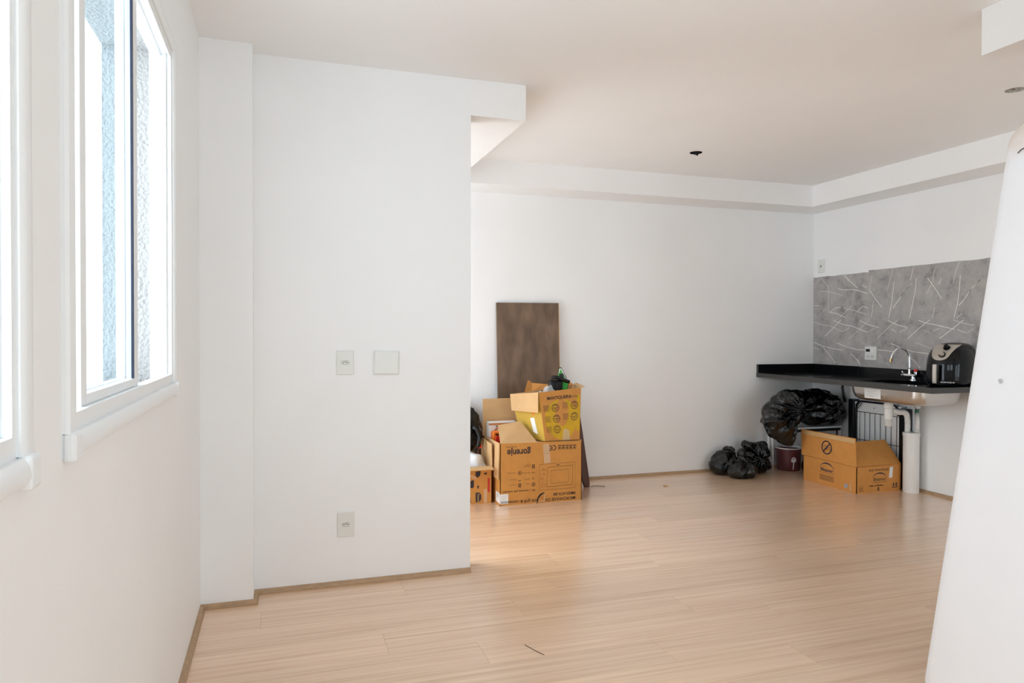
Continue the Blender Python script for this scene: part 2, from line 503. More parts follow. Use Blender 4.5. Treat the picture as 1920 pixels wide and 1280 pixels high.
# ---------------------------------------------------------------- the room
floor = MB().box(XL - 0.2, XK + 0.2, YF - 0.2, YB + 0.2, -0.12, -0.008).build('floor', M['floor'])
tag(floor, 'light oak laminate floor laid in long planks', 'floor', kind='structure')
PW, PL, GAP = 0.197, 1.36, 0.0003
plank_mesh = {}
def plank_me(L, W):
    key = (round(L, 3), round(W, 3))
    if key not in plank_mesh:
        t = MB()
        b = 0.0006
        x, y = L / 2 - GAP, W / 2 - GAP
        t.rings([[(-x, -y, -0.008), (x, -y, -0.008), (x, y, -0.008), (-x, y, -0.008)],
                 [(-x, -y, -b * 0.5), (x, -y, -b * 0.5), (x, y, -b * 0.5), (-x, y, -b * 0.5)],
                 [(-x + b, -y + b, 0), (x - b, -y + b, 0), (x - b, y - b, 0), (-x + b, y - b, 0)]])
        me = bpy.data.meshes.new('plank')
        me.from_pydata([Vector(v) for v in t.v], [], t.f)
        me.materials.append(M['floor'])
        plank_mesh[key] = me
    return plank_mesh[key]
row, y = 0, YB
while y > YF + 0.02:
    w = min(PW, y - YF)
    x = XL - [0.0, 0.62, 0.27, 0.95, 0.45, 1.1][row % 6]
    while x < XK:
        a, b = max(x, XL), min(x + PL, XK)
        if b - a > 0.03:
            o = bpy.data.objects.new('plank', plank_me(b - a, w))
            COL.objects.link(o)
            o.parent = floor
            o.location = ((a + b) / 2, y - w / 2, 0)
        x += PL
    y -= PW
    row += 1

# ceiling with two open junction holes
HOLES = [(2.875, 4.497, 0.045), (3.745, 2.795, 0.045)]
cm = MB().box(XL - 0.2, XK + 0.2, YF - 0.2, YB + 0.2, ZC, ZC + 0.16)
ceiling = cm.build('ceiling', [M['ceil'], M['greyhole']])
for hx, hy, hr in HOLES:
    cut = MB().cyl((hx, hy, ZC - 0.05), (hx, hy, ZC + 0.06), hr, seg=20).build('tmp_cut', M['greyhole'])
    bo = ceiling.modifiers.new('hole', 'BOOLEAN')
    bo.operation = 'DIFFERENCE'
    bo.solver = 'EXACT'
    bo.object = cut
    dg = bpy.context.evaluated_depsgraph_get()
    me = bpy.data.meshes.new_from_object(ceiling.evaluated_get(dg))
    ceiling.modifiers.clear()
    ceiling.data = me
    bpy.data.objects.remove(cut)
for p in ceiling.data.polygons:
    c = p.center
    if ZC + 0.005 < c.z < ZC + 0.1 and any((c.x - hx) ** 2 + (c.y - hy) ** 2 < (hr * 1.2) ** 2 for hx, hy, hr in HOLES):
        p.material_index = 1
tag(ceiling, 'flat white ceiling with dropped soffits and two open holes', 'ceiling', kind='structure')
ORG[ceiling.name] = Vector((0, 0, 0))
MB().box(XL, XK, YS, YB, ZB, ZC).build('soffit', M['ceil'], ceiling)
MB().box(XS, XK, YF, YS, ZB, ZC).build('soffit', M['ceil'], ceiling)
MB().box(XPAR, XBE, YPA, YS, ZB, ZC).build('beam', M['ceil'], ceiling)
MB().box(XR, XR + 0.15, YF, YR, ZB, ZC).build('beam', M['ceil'], ceiling)

# left wall with window openings
w = MB()
edges = [YF - 0.2] + [e for ab in sorted(WINS) for e in ab] + [DOORC[0]]
w.box(XL - WT, XL, YF - 0.2, DOORC[0], -0.1, WZ0)
w.box(XL - WT, XL, DOORC[1], YB + 0.2, -0.1, WZ1)
w.box(XL - WT, XL, YF - 0.2, YB + 0.2, WZ1, ZC + 0.1)
for i in range(0, len(edges), 2):
    w.box(XL - WT, XL, edges[i], edges[i + 1], WZ0, WZ1)
tag(w.build('wall_left', M['paint']), 'white wall with the windows on the left', 'wall', kind='structure')
wb = MB().box(XL - WT, XK + WT, YB, YB + WT, -0.1, ZC + 0.1).build('wall_back', M['paint'])
tag(wb, 'white wall at the far end behind boxes and bags', 'wall', kind='structure')
wr = MB().box(XK, XK + WT, YF - WT, YB + WT, -0.1, ZC + 0.1).build('wall_right', M['paint'])
tag(wr, 'white kitchen wall on the right behind sink and marble sheets', 'wall', kind='structure')
wf = MB()
wf.box(XL - WT, 0.95, YF - WT, YF, -0.1, ZC + 0.1)
wf.box(2.55, 3.05, YF - WT, YF, -0.1, ZC + 0.1)
wf.box(4.55, XK + WT, YF - WT, YF, -0.1, ZC + 0.1)
wf.box(0.95, 2.55, YF - WT, YF, 2.16, ZC + 0.1)
wf.box(3.05, 4.55, YF - WT, YF, 2.16, ZC + 0.1)
tag(wf.build('wall_front', M['paint']), 'white wall behind the viewer with glazed openings added for daylight', 'wall', kind='structure')
tag(MB().box(XL - 0.02, XPAR, YPA, YPA + 0.14, -0.05, ZC + 0.05).box(XL - 0.02, X0, YPIL, YPA, -0.05, ZC + 0.05).build('wall_middle', M['paint']),
    'white partition wall carrying three switch and outlet plates', 'wall', kind='structure')
tag(MB().box(XR, XR + 0.15, 0.40, 1.90, -0.05, ZC + 0.05).build('wall_stub', M['paint']),
    'short white wall that the mattress leans on', 'wall', kind='structure')

# quarter-round skirting
def quarter(pts, name, label, r=0.021):
    """pts: wall line on the floor; room lies to the left of the walking direction"""
    n = len(pts)
    P = [Vector((a, b, 0)) for a, b in pts]
    prof = [(0, 0.0), (r, 0.0), (r * 0.98, r * 0.35), (r * 0.78, r * 0.72), (r * 0.42, r * 0.98), (0, r * 1.05)]
    rs = []
    for i in range(n):
        ns = []
        for j in (i - 1, i):
            if 0 <= j < n - 1:
                d = (P[j + 1] - P[j]).normalized()
                ns.append(Vector((-d.y, d.x, 0)))
        if len(ns) == 2:
            m = (ns[0] + ns[1])
            m = m / (1 + ns[0].dot(ns[1]))
        else:
            m = ns[0]
        rs.append([P[i] + m * a + Vector((0, 0, h)) for a, h in prof])
    o = MB().rings(rs).build(name, M['trim'])
    tag(o, label, 'skirting', kind='structure')
quarter([(XPAR, YPA), (X0, YPA), (X0, YPIL), (XL, YPIL), (XL, YF)][::1], 'baseboard_middle', 'thin oak quarter-round skirting under the windows and partition')
quarter([(XK, 3.3), (XK, YB), (XL, YB), (XL, DOORC[1])], 'baseboard_back', 'thin oak quarter-round skirting along back and kitchen walls')

# ---------------------------------------------------------------- windows
def ybar(mb, x0, x1, y0, y1, z0, z1):
    return mb.box(x0, x1, y0, y1, z0, z1)
def window(idx, ya, yb, label):
    t = thing('window_%d' % idx, (XL, (ya + yb) / 2, WZ0), label, 'window', kind='structure')
    c, pr = 0.042, 0.014
    # rounded casing on the wall face
    def casing(p0, p1, out):
        p0, p1, out = Vector(p0), Vector(p1), Vector(out)
        prof = [(0, 0), (0, pr * 0.55), (0.008, pr * 0.9), (0.016, pr), (0.030, pr), (0.038, pr * 0.8), (c, pr * 0.4), (c, 0)]
        X = Vector((1, 0, 0))
        MB().rings([[p + out * a + X * h for a, h in prof] for p in (p0, p1)]).build('casing', M['alu'], t, smooth='auto')
    e = 0.045
    i = 0.006
    casing((XL, ya + i, WZ0 + 0.008), (XL, ya + i, WZ1 - i), (0, -1, 0))
    casing((XL, yb - i, WZ0 + 0.008), (XL, yb - i, WZ1 - i), (0, 1, 0))
    casing((XL, ya - c + i, WZ1 - i), (XL, yb + c - i, WZ1 - i), (0, 0, 1))
    # deeper rounded bottom casing
    prof = [(0.006, 0), (0.006, 0.012), (-0.004, 0.018), (-0.018, 0.020), (-0.028, 0.017), (-0.034, 0.009), (-0.034, 0)]
    MB().rings([[Vector((XL + h, yy, WZ0 + a)) for a, h in prof] for yy in (ya - c + i + 0.004, yb + c - i - 0.004)]).build('casing', M['alu'], t, smooth='auto')
    for yy in (ya - c + i - 0.001, yb - i - 0.001):
        MB().box(XL, XL + 0.0215, yy, yy + 0.044, WZ0 - 0.040, WZ0 + 0.010).build('corner_piece', M['alu'], t, bevel=0.008, bseg=3)
    # frame in the opening
    d0, d1, fwid = XL - 0.062, XL + 0.002, 0.020
    MB().box(d0, d1, ya, ya + fwid, WZ0, WZ1).build('frame', M['alu'], t, bevel=0.002)
    MB().box(d0, d1, yb - fwid, yb, WZ0, WZ1).box(d0 + 0.02, d0 + 0.026, yb - fwid - 0.010, yb - fwid, WZ0, WZ1).box(d1 - 0.020, d1 - 0.014, yb - fwid - 0.012, yb - fwid, WZ0, WZ1).build('frame', M['alu'], t)
    MB().box(d0, d1, ya + fwid, yb - fwid, WZ0, WZ0 + 0.022).box(d1 - 0.012, d1, ya + fwid, yb - fwid, WZ0 + 0.022, WZ0 + 0.036).build('track', M['alu'], t)
    MB().box(d0, d1, ya + fwid, yb - fwid, WZ1 - 0.022, WZ1).box(d0 + 0.028, d0 + 0.034, ya + fwid, yb - fwid, WZ1 - 0.036, WZ1 - 0.022).box(d1 - 0.006, d1, ya + fwid, yb - fwid, WZ1 - 0.036, WZ1 - 0.022).build('track', M['alu'], t)
    # rough stucco reveal outside the frame
    MB().box(XL - WT, d0, ya, ya + 0.012, WZ0, WZ1).box(XL - WT, d0, yb - 0.012, yb, WZ0, WZ1).box(XL - WT, d0, ya, yb, WZ1 - 0.012, WZ1).box(XL - WT - 0.02, d0, ya, yb, WZ0, WZ0 + 0.012).build('stucco_reveal', M['stucco'], t)
    # two sliding sashes parked on the near half
    for k, (xs, s0, s1) in enumerate(((XL - 0.012, ya + 0.135, ya + 0.135 + 0.56), (XL - 0.040, ya + 0.215, ya + 0.215 + 0.53))):
        z0, z1 = WZ0 + 0.022, WZ1 - 0.022
        th = 0.020
        sw = 0.042 if k == 0 else 0.066
        sm = MB().box(xs - th, xs, s0, s0 + sw, z0, z1).box(xs - th, xs, s1 - sw, s1, z0, z1)
        sm.box(xs - th, xs, s0 + sw, s1 - sw, z0, z0 + 0.035).box(xs - th, xs, s0 + sw, s1 - sw, z1 - 0.035, z1)
        sash = sm.build('sash', M['alu'], t, bevel=0.0015)
        MB().box(xs - 0.012, xs - 0.007, s0 + sw - 0.004, s1 - sw + 0.004, z0 + 0.03, z1 - 0.03).build('pane', M['glass'], sash)
        if k == 0:
            MB().box(xs - 0.006, xs - 0.0015, s1 - sw - 0.014, s1 - sw + 0.001, z0 + 0.034, z1 - 0.034).build('gasket', M['gasket'], sash)
        else:
            MB().box(xs - 0.002, xs + 0.006, s0 + 0.012, s0 + 0.03, 1.52, 1.60).build('latch', M['alu'], sash, bevel=0.003)
    return t
window(1, *WINS[0], 'white framed sliding window nearest the partition, slid half open')
window(2, *WINS[1], 'white framed sliding window cut off by the left picture edge')
for k, (xa, xb) in enumerate(((0.95, 2.55), (3.05, 4.55))):  # assumed unseen doors, added and sized to let daylight in from behind
    d = thing('door_%d' % (k + 1), ((xa + xb) / 2, YF, 0), ['wide glazed door added for daylight behind the viewer', 'narrow glazed door added for daylight behind the viewer'][k], 'door', kind='structure')
    y0, y1 = YF - 0.13, YF - 0.07
    MB().box(xa, xa + 0.05, y0, y1, 0, 2.16).box(xb - 0.05, xb, y0, y1, 0, 2.16).box(xa, xb, y0, y1, 2.11, 2.16).box(xa, xb, y0, y1, 0, 0.06).box((xa + xb) / 2 - 0.04, (xa + xb) / 2 + 0.04, y0, y1, 0.06, 2.11).build('frame', M['alu'], d)
    for a, b in ((xa + 0.05, (xa + xb) / 2 - 0.04), ((xa + xb) / 2 + 0.04, xb - 0.05)):
        MB().box(a, b, YF - 0.103, YF - 0.098, 0.06, 2.11).build('pane', M['glass'], d)

d = thing('door_3', (XL, sum(DOORC) / 2, 0), 'open balcony doorway hidden behind the partition', 'door', kind='structure')
MB().box(XL - 0.13, XL - 0.07, DOORC[0], DOORC[0] + 0.04, 0, WZ1).box(XL - 0.13, XL - 0.07, DOORC[1] - 0.04, DOORC[1], 0, WZ1).box(XL - 0.13, XL - 0.07, DOORC[0] + 0.04, DOORC[1] - 0.04, WZ1 - 0.04, WZ1).build('frame', M['alu'], d)
MB().box(XL - 0.2, XL, DOORC[0], DOORC[1], -0.1, -0.004).build('threshold', M['granite_edge'], d)

# ---------------------------------------------------------------- mattress leaning on the short wall
def mattress():
    H, W, T = 2.02, 1.40, 0.235
    r = 0.075
    lean = math.atan(0.194)
    u = Vector((0, -1, 0))
    v = Vector((math.sin(lean), 0, math.cos(lean)))
    n = Vector((-math.cos(lean), 0, math.sin(lean)))
    o = Vector((2.058, 1.85, 0.004)) - n * T
    t = thing('mattress', (2.2, 1.15, 0), 'tall white smudged mattress with rounded corner leaning at the right edge', 'mattress')
    outl = [(p.x, p.y) for p in rrect(W / 2, H / 2, W / 2, H / 2, r, 0, 8)]
    def ring(inset, h):
        pts = []
        for a, b in outl:
            ca, cb = W / 2, H / 2
            sa, sb = (W / 2 - inset) / (W / 2), (H / 2 - inset) / (H / 2)
            pts.append(o + u * (ca + (a - ca) * sa) + v * (cb + (b - cb) * sb) + n * h)
        return pts
    q = 0.035
    prof = [(q, 0), (q * 0.3, q * 0.3), (0, q), (0, T - q), (q * 0.12, T - q * 0.5), (q * 0.45, T - q * 0.15), (q * 1.1, T), (0.10, T + 0.002), (0.3, T + 0.003)]
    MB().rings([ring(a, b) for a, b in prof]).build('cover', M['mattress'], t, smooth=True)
    pl = Plane(o + n * (T + 0.002), u, v)
    pl.n = n
    # stitched border and a few marks
    st = MB()
    for (a, b, s) in ((0.125, 1.105, 0.008),):
        st.add([pl.at(a + s * math.cos(k * 0.7) * (0.8 + 0.3 * math.sin(k * 2.1)), b + s * math.sin(k * 0.7), 0.0045) for k in range(9)], [list(range(9))])
    st.build('smudge', mat('grey_smudge', (0.62, 0.62, 0.64), 0.8, var=0.2), t)
    strokes(pl, [[(0.062, 1.895), (0.072, 1.905), (0.085, 1.91)]], 0.004, h=0.004).build('scratch', M['blackprint'], t)
mattress()

# ---------------------------------------------------------------- plates on the partition
def outlet(x0, x1, z0, z1, label, blank=False, tilt=0.0):
    cx, cz = (x0 + x1) / 2, (z0 + z1) / 2
    t = thing('wall_plate' if blank else 'power_outlet', (cx, YPA, cz), label, 'wall plate' if blank else 'outlet')
    hx, hz = (x1 - x0) / 2, (z1 - z0) / 2
    ax = Vector((math.cos(tilt), 0, math.sin(tilt)))
    az = Vector((-math.sin(tilt), 0, math.cos(tilt)))
    m = MB().obox((cx, YPA - 0.004, cz), ax, (0, 1, 0), az, hx, 0.004, hz)
    if blank:
        m.build('backplate', M['plate'], t, bevel=0.002)
        MB().obox((cx, YPA - 0.0095, cz), ax, (0, 1, 0), az, hx - 0.005, 0.003, hz - 0.005).build('cover', M['plate'], t, bevel=0.002)
        return
    m.build('plate', M['plate'], t, bevel=0.003)
    MB().obox((cx, YPA - 0.0085, cz), ax, (0, 1, 0), az, 0.024, 0.001, 0.014).build('module', M['plate'], t, bevel=0.0005)
    pl = Plane((cx, YPA - 0.0096, cz), ax, az)
    hexa = [(-0.019, 0), (-0.013, 0.009), (0.013, 0.009), (0.019, 0), (0.013, -0.009), (-0.013, -0.009)]
    s = strokes(pl, [hexa], 0.0022, h=0.0006, closed=True).build('socket_rim', M['greyprint'], t)
    for a, b in ((-0.0095, 0), (0, 0.003), (0.0095, 0)):
        fillpoly(pl, circ(a, b, 0.0028, 10), h=0.0007).build('pin_hole', M['dark'], t)
outlet(0.268, 0.350, 1.035, 1.154, 'white power outlet level with the square blank plate')
outlet(0.271, 0.353, 0.238, 0.360, 'white power outlet low on the partition near the floor')
outlet(0.446, 0.574, 1.033, 1.153, 'square blank white plate set slightly crooked on the partition', True, -0.02)

# plates on the kitchen wall
t = thing('power_outlet', (XK, 5.40, 1.867), 'small white outlet plate high in the corner above the marble sheets', 'outlet')
MB().box(XK - 0.008, XK, 5.358, 5.441, 1.806, 1.928).build('plate', M['plate'], t, bevel=0.003)
pk = Plane((XK - 0.009, 5.40, 1.867), (0, -1, 0), (0, 0, 1))
strokes(pk, [circ(0, 0, 0.009, 14)], 0.003, h=0.0006, closed=True).build('socket_rim', M['fadeprint'], t)
fillpoly(pk, circ(0, 0, 0.004, 10), h=0.0007).build('pin_hole', M['dark'], t)
t = thing('power_outlet', (XK, 4.805, 1.075), 'white double outlet plate with black switch on the marble above the sink', 'outlet')
MB().box(XK - 0.011, XK - 0.0005, 4.744, 4.868, 1.016, 1.132).build('plate', M['plate'], t, bevel=0.003)
pk = Plane((XK - 0.0116, 4.806, 1.075), (0, -1, 0), (0, 0, 1))
MB().box(XK - 0.0145, XK - 0.011, 4.811, 4.853, 1.087, 1.110).build('switch', M['dark'], t, bevel=0.001)
MB().box(XK - 0.0135, XK - 0.011, 4.759, 4.803, 1.086, 1.111).build('switch', M['label'], t, bevel=0.001)
for a in (-0.023, 0.023):
    strokes(pk, [[(a - 0.017, 0 - 0.027), (a - 0.011, 0.008 - 0.027), (a + 0.011, 0.008 - 0.027), (a + 0.017, -0.027), (a + 0.011, -0.035), (a - 0.011, -0.035)]], 0.002, h=0.0006, closed=True).build('socket_rim', M['greyprint'], t)
    for b in (-0.008, 0, 0.008):
        fillpoly(pk, circ(a + b, -0.027, 0.0022, 8), h=0.0007).build('pin_hole', M['dark'], t)

# ---------------------------------------------------------------- ceiling junction holes
for k, (hx, hy, hr) in enumerate(HOLES):
    t = thing('junction_box', (hx, hy, ZC), ['open ceiling junction hole with dark wires in the middle', 'open plastered ceiling junction hole above the mattress corner'][k], 'junction box')
    MB().lathe([(hr * 0.98, -0.002), (hr * 0.98, 0.052), (hr * 0.92, 0.052), (hr * 0.92, -0.002)], (hx, hy, ZC), 20, cap0=False, cap1=False).build('rim', M['greyhole'] if k else M['dark'], t, smooth='auto')
    if k == 0:
        random.seed(3)
        for j in range(4):
            a = j * 1.6 + 0.4
            p = [(hx + 0.02 * math.cos(a), hy + 0.02 * math.sin(a), ZC + 0.05), (hx + 0.025 * math.cos(a + 0.5), hy + 0.02 * math.sin(a), ZC + 0.01),
                 (hx + 0.01 * math.cos(a + 1.2), hy + 0.012 * math.sin(a + 1), ZC - 0.010 - 0.003 * j), (hx - 0.02 * math.cos(a), hy - 0.01 * math.sin(a), ZC - 0.002)]
            MB().tube(p, 0.005, 6).build('wire', M['dark'], t, smooth=True)
    else:
        MB().tube([(hx - 0.02, hy, ZC + 0.05), (hx, hy - 0.01, ZC + 0.004), (hx + 0.02, hy, ZC + 0.03)], 0.005, 6).build('wire', M['pvcgrey'], t, smooth=True)

# ---------------------------------------------------------------- marble sheets
sheets = thing('marble_wallpaper', (XK, 4.6, 0.955), 'grey marble patterned adhesive sheets on the wall above the counter', 'wallpaper')
def sheet(y0, y1, z0, z1, veins, th, seed):
    random.seed(seed)
    n = 14
    top = [(y0 + (y1 - y0) * i / n, z1 + random.uniform(-0.003, 0.003)) for i in range(n + 1)]
    zs_ = lambda yy: 1.377 - 0.0136 * (5.5 - yy)
    if z0 > 1.2:
        poly = [(XK - th, y, z) for y, z in [(y0, zs_(y0) + 0.0005)] + top + [(y1, zs_(y1) + 0.0005)]]
    else:
        poly = [(XK - th, y, z) for y, z in [(y0, z0), (y0, zs_(y0)), (y1, zs_(y1)), (y1, z0)]]
    s = MB().prism(poly, (th, 0, 0)).build('sheet', M['marble'], sheets)
    pl = Plane((XK - th, 0, 0), (0, 1, 0), (0, 0, 1))
    pl.n = Vector((-1, 0, 0))
    mb, mb2 = MB(), MB()
    for i, l in enumerate(veins):
        l = [(min(max(a, y0 + 0.004), y1 - 0.004), max(b, zs_(a) + 0.003 if z0 > 1.2 else z0 + 0.004)) for a, b in l]
        l = [(a, min(b, z1 - 0.006 if z0 > 1.2 else zs_(a) - 0.003)) for a, b in l]
        strokes(pl, [l], 0.0048 if len(l) > 2 else 0.0034, mb if i % 3 else mb2, h=0.0006)
    mb.build('vein', M['vein'], s)['kind'] = 'stuff'
    mb2.build('faint_vein', M['veinthin'], s)['kind'] = 'stuff'
sheet(4.842, YB - 0.002, 1.372, 1.768, VEINS_UL, 0.002, 1)
sheet(3.66, 4.841, 1.372, 1.783, VEINS_UR, 0.0025, 2)
sheet(3.66, YB - 0.002, 0.955, 1.371, VEINS_LO, 0.0018, 3)

# ---------------------------------------------------------------- granite counter
CX0, CY0, CZ0, CZ1 = 4.172, 3.655, 0.843, 0.878
counter = thing('granite_counter', (4.49, 4.58, CZ0), 'black granite worktop fixed across the corner under the marble', 'worktop')
SX0, SX1, SY0, SY1 = 4.29, 4.64, 3.88, 4.40
cmb = MB()
cmb.box(CX0, SX0, CY0, YB, CZ0, CZ1)
cmb.box(SX1, XK, CY0, YB, CZ0, CZ1)
cmb.box(SX0, SX1, CY0, SY0, CZ0, CZ1)
cmb.box(SX0, SX1, SY1, YB, CZ0, CZ1)
cmb.build('slab', M['granite'], counter)
MB().box(CX0 - 0.004, CX0, CY0 - 0.004, YB, CZ0 - 0.004, CZ1).build('front_edge', M['granite_edge'], counter, bevel=0.001)
MB().box(CX0, XK, CY0 - 0.004, CY0, CZ0 - 0.004, CZ1).build('front_edge', M['granite_edge'], counter, bevel=0.001)
MB().box(CX0, XK - 0.02, YB - 0.02, YB, CZ1, 0.957).build('upstand', M['granite'], counter, bevel=0.001)
MB().box(XK - 0.02, XK, 4.935, YB, CZ1, 0.957).build('upstand', M['granite'], counter, bevel=0.001)
MB().box(XK - 0.02, XK, CY0, 4.931, CZ1, 0.955).build('upstand', M['granite'], counter, bevel=0.001)
MB().box(CX0 - 0.001, XK - 0.3, 4.925, 4.94, CZ1, CZ1 + 0.0008).build('joint', M['granite_edge'], counter)
MB().box(CX0 - 0.0015, CX0 + 0.004, YB - 0.021, YB, CZ1, 0.9575).build('upstand_end', M['granite_edge'], counter)

sink = thing('sink_basin', (4.46, 4.06, 0.72), 'steel sink basin hanging under the black worktop', 'sink')
cx, cy_ = (SX0 + SX1) / 2, (SY0 + SY1) / 2
hx, hy = 0.215, 0.33
rs = [rrect(cx - 0.01, cy_, hx, hy, 0.07, 0.8425), rrect(cx - 0.01, cy_, hx - 0.003, hy - 0.003, 0.075, 0.79), rrect(cx - 0.01, cy_, hx - 0.012, hy - 0.012, 0.08, 0.755),
      rrect(cx - 0.01, cy_, hx - 0.035, hy - 0.035, 0.08, 0.735), rrect(cx - 0.01, cy_, hx - 0.075, hy - 0.08, 0.07, 0.727)]
MB().rings(rs, cap0=False).build('bowl', M['steel'], sink, smooth=True)
sx = cx - 0.01 - hx - 0.0006
MB().add([(sx + 0.001, 4.305, 0.835), (sx + 0.0012, 4.152, 0.835), (sx + 0.004, 4.152, 0.755), (sx + 0.004, 4.305, 0.755)], [(0, 1, 2, 3)]).build('sticker', M['label'], sink)
psk = Plane((sx + 0.0012, 4.305, 0.755), (0, -1, 0), (0.02, 0, 1))
psk.n = Vector((-1, 0, 0))
lm = MB()
for i, z in enumerate((0.066, 0.055, 0.046, 0.034, 0.022, 0.013)):
    strokes(psk, [[(0.012, z), (0.13 - 0.02 * (i % 3), z)]], 0.0016, lm, h=0.001)
lm.build('sticker_print', M['greyprint'], sink)

drain = thing('drain_trap', (4.46, 4.30, 0.53), 'white plastic bottle trap and corrugated hose below the sink', 'drain')
dx, dy = 4.46, 4.29
MB().lathe([(0.020, 0.7255), (0.030, 0.7255), (0.030, 0.70), (0.036, 0.70), (0.036, 0.672), (0.031, 0.668), (0.031, 0.60), (0.033, 0.60), (0.033, 0.588), (0.028, 0.585)], (dx, dy, 0), 24).build('trap_body', M['pvc'], drain, smooth='auto')
MB().lathe([(0.029, 0.588), (0.029, 0.54), (0.024, 0.532)], (dx, dy, 0), 24).build('trap_cup', M['pvcgrey'], drain, smooth='auto')
path = []
cpts = [Vector((dx + 0.03, dy + 0.0, 0.655)), Vector((dx + 0.10, dy + 0.01, 0.635)), Vector((dx + 0.18, dy + 0.03, 0.628)), Vector((4.69, 4.335, 0.605)), Vector((4.70, 4.335, 0.55)), Vector((4.70, 4.335, 0.47))]
N = 66
for i in range(N + 1):
    s = i / N * (len(cpts) - 1)
    k = min(int(s), len(cpts) - 2)
    f_ = s - k
    p0, p1, p2, p3 = cpts[max(k - 1, 0)], cpts[k], cpts[k + 1], cpts[min(k + 2, len(cpts) - 1)]
    path.append(0.5 * ((2 * p1) + (p2 - p0) * f_ + (2 * p0 - 5 * p1 + 4 * p2 - p3) * f_ ** 2 + (3 * p1 - p0 - 3 * p2 + p3) * f_ ** 3))
MB().tube(path, [0.0225 if i % 2 else 0.019 for i in range(N + 1)], 14).build('corrugated_hose', M['pvc'], drain)

col = thing('pipe_casing', (4.715, 4.312, 0), 'wide white plastic pipe standing on the floor beside the open carton', 'pipe')
MB().lathe([(0.057, 0.0), (0.058, 0.004), (0.058, 0.44), (0.0615, 0.442), (0.0615, 0.468), (0.056, 0.470), (0.030, 0.470)], (4.715, 4.312, 0), 36).build('casing', M['pvc'], col, smooth='auto')
sup = thing('supply_pipe', (4.745, 4.285, 0.47), 'thin white supply pipe with green valve rising to the sink', 'pipe')
MB().tube([(4.742, 4.283, 0.47), (4.745, 4.285, 0.56), (4.752, 4.297, 0.62)], 0.017, 14).build('pipe', M['pvc'], sup, smooth=True)
MB().lathe([(0.020, 0.472), (0.020, 0.492)], (4.742, 4.283, 0), 18).build('collar', M['pvcgrey'], sup)
MB().cyl((4.752, 4.297, 0.615), (4.753, 4.298, 0.655), 0.016, 0.014, 14).build('valve', M['greendark'], sup, smooth='auto')
MB().box(4.735, 4.775, 4.28, 4.316, 0.655, 0.70).build('coupling', M['pvc'], sup, bevel=0.005)

# faucet
fa = thing('kitchen_faucet', (4.735, 4.33, CZ1), 'chrome gooseneck faucet with red capped handle at the sink', 'faucet')
fx, fy = 4.735, 4.352
MB().lathe([(0.026, CZ1), (0.026, CZ1 + 0.006), (0.016, CZ1 + 0.012), (0.014, CZ1 + 0.03)], (fx, fy - 0.035, 0), 20).build('base', M['chrome'], fa, smooth='auto')
MB().cyl((fx, fy + 0.05, CZ1 + 0.034), (fx, fy - 0.055, CZ1 + 0.034), 0.014, seg=16).build('bridge', M['chrome'], fa, smooth='auto')
pts = [(fx, fy, CZ1 + 0.03), (fx, fy, CZ1 + 0.10), (fx - 0.002, fy, CZ1 + 0.16)]
for k in range(0, 13):
    a = math.radians(180 * k / 12)
    pts.append((fx - 0.002 - 0.075 + 0.075 * math.cos(a), fy + 0.03 * k / 12, CZ1 + 0.175 + 0.075 * math.sin(a)))
pts += [(fx - 0.156, fy + 0.032, CZ1 + 0.165)]
MB().tube(pts, 0.0085, 12).build('spout', M['chrome'], fa, smooth=True)
MB().cyl((fx, fy, CZ1 + 0.045), (fx, fy, CZ1 + 0.085), 0.013, 0.0105, 14).build('spout_collar', M['chrome'], fa, smooth='auto')
MB().cyl((fx - 0.155, fy + 0.032, CZ1 + 0.17), (fx - 0.159, fy + 0.033, CZ1 + 0.14), 0.012, seg=14).build('nozzle', mat('brass', (0.55, 0.36, 0.2), 0.3, metal=1.0), fa, smooth='auto')
for hy_, cap in ((fy + 0.062, None), (fy - 0.055, 'red')):
    hm = MB()
    for a in (0.4, 1.97, 3.54, 5.11):
        hm.tube([(fx - 0.004, hy_, CZ1 + 0.04), (fx - 0.004 + 0.028 * math.cos(a), hy_ + 0.012 * math.cos(a), CZ1 + 0.045 + 0.024 * math.sin(a))], [0.006, 0.0045], 8)
    h = hm.build('handle', M['chrome'], fa, smooth=True)
    if cap:
        MB().lathe([(0.011, CZ1 + 0.045), (0.012, CZ1 + 0.066)], (fx, hy_, 0), 14).build('stem', M['chrome'], h)
        MB().lathe([(0.013, CZ1 + 0.066), (0.0135, CZ1 + 0.082), (0.008, CZ1 + 0.088)], (fx, hy_, 0), 14).build('cap', M['red'], h, smooth='auto')

# air fryer
fr = thing('air_fryer', (4.50, 3.80, CZ1), 'glossy black air fryer with silver knob panel on the worktop end', 'air fryer')
FC = Vector((4.51, 3.80, CZ1 + 0.001))
fd = Vector((-0.985, -0.17, 0)).normalized()       # front direction
sd = Vector((-fd.y, fd.x, 0))                       # its left
def fpt(a, r_, z, lean=0.0):
    # superellipse cross section, a = 0 at the front
    ca, sa = math.cos(a), math.sin(a)
    k = (abs(ca) ** 2.6 + abs(sa) ** 2.6) ** (-1 / 2.6)
    return FC + fd * (ca * k * r_ * 1.08 - lean) + sd * (sa * k * r_) + Vector((0, 0, z))
prof = [(0.118, 0.0, 0), (0.132, 0.006, 0), (0.137, 0.05, 0), (0.139, 0.12, 0.002), (0.138, 0.17, 0.006), (0.133, 0.215, 0.014), (0.122, 0.25, 0.026), (0.103, 0.277, 0.036), (0.075, 0.294, 0.043), (0.042, 0.302, 0.046), (0.012, 0.304, 0.046)]
NS = 40
MB().rings([[fpt(2 * math.pi * k / NS, r_, z, ln) for k in range(NS)] for r_, z, ln in prof]).build('body', M['fryer'], fr, smooth=True)
